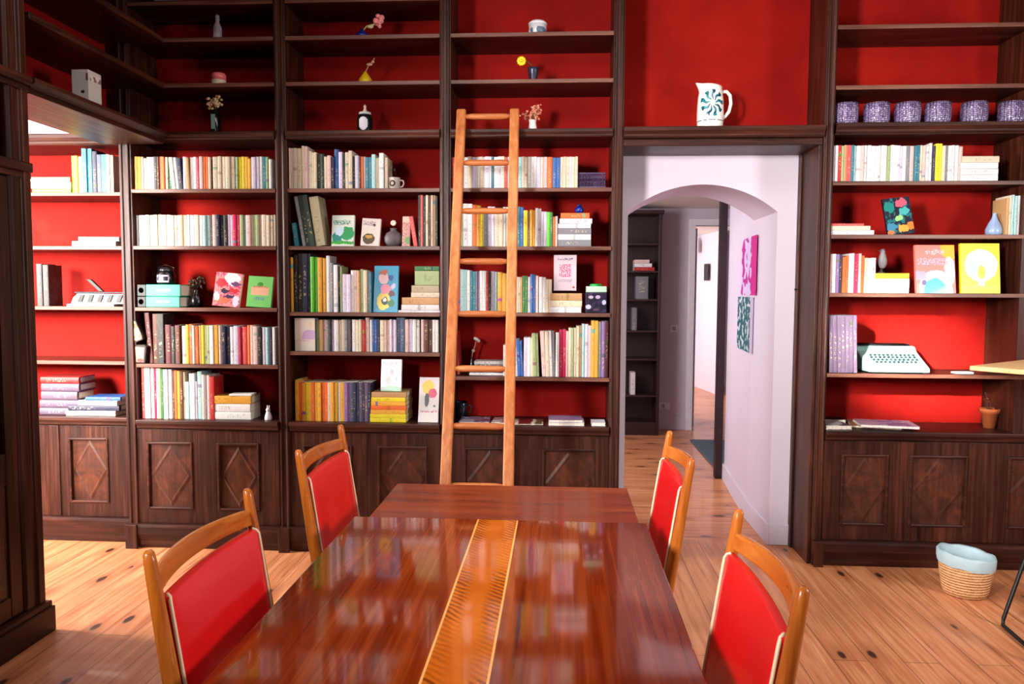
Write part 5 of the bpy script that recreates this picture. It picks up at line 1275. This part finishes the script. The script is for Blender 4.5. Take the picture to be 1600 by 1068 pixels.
t = thing('note_pad', 'small white slip lying on the shelf right of the typewriter', 'note pad', (x, y, B4[3]+.001))
MB().box(-.045, .055, 0, .05, 0, .010).build('pad', M_('white_card', (232, 230, 240)), t, bevel=.002)
magazine('open white book on the counter at the left, right of the doorway', 1288, 1330, ZC, D+.03, .17, 6, ma('mag_print', (230, 222, 226), [('t', 0, 0, .1, .02, (120, 100, 120))]), .022)
magazine('black covered notebook peeking out under the open white book', 1285, 1322, ZC, D+.215, .1, 0, M_('black_card', (24, 22, 26), .5), .026)
magazine('tan covered album lying under the large lilac magazine, right counter', 1340, 1415, ZC, D+.07, .22, -14, M_('tan_card', (170, 120, 84), .5), .012)
magazine('large white and lilac magazine on the tan album, right counter', 1352, 1440, ZC+.0128, D+.02, .21, -9, ma('mag_print', (214, 200, 226), [('t', .03, .02, .09, .3, (140, 120, 180))]), .014)
y = D+.17; x = base_at(1546, ZC, y)
t = thing('terracotta_pot', 'small terracotta flowerpot in the shadow of the right counter', 'pot', (x, y, ZC))
MB().lathe([(0, 0), (.030, 0), (.044, .085), (.050, .086), (.052, .112), (.046, .112), (.042, .088), (.028, .01), (0, .01)], 24, cap=False).build('pot', M_('terracotta', (176, 90, 40), .7), t)
m = MB(); sprig(m, (0, 0, .05), (.02, 0, .17), 5, .05, .0014, 2, 12, .007); m.build('twigs', [M_('dark_twig', (46, 26, 16)), M_('bronze_leaf', (70, 46, 20))], t)
# side room: adding machine, on a white pad
def machine():
    z = 1.433; y = 4.36+.04; xa = at(110, 470, 1, y).x
    magazine('white pad under the black and white machine in the side room', 104, 178, z, 4.385, .2, 0, M_('white_card', (232, 230, 240)), .012)
    t = thing('stapling_machine', 'black and chrome desk machine with a raised black arm, side room case', 'machine', (xa, y, z+.014))
    ch = M_('chrome_housing', (196, 196, 206), .2, metal=.5)
    MB().prism([(0, 0), (.33, 0), (.33, .06), (.05, .064), (.018, .04)], 1, 0, .13).build('housing', ch, t, bevel=.004)
    for i in range(5):
        MB().prism([(.045+.06*i, .012), (.075+.06*i, .012), (.092+.06*i, .056), (.065+.06*i, .056)], 1, -.006, -.0005).build('type_bar', M_BLK, t, bevel=.002)
    MB().box(.02, .33, .01, .12, .0645, .074).build('top_plate', M_('gunmetal', (40, 46, 54), .3, metal=.4), t, bevel=.003)
    MB().prism([(.155, .075), (.185, .075), (.105, .150), (.072, .152)], 1, .04, .06).build('arm', M_BLK, t, bevel=.003)
machine()
for k in TPL.values():
    for ch in list(k.children): bpy.data.objects.remove(ch)
    bpy.data.objects.remove(k)
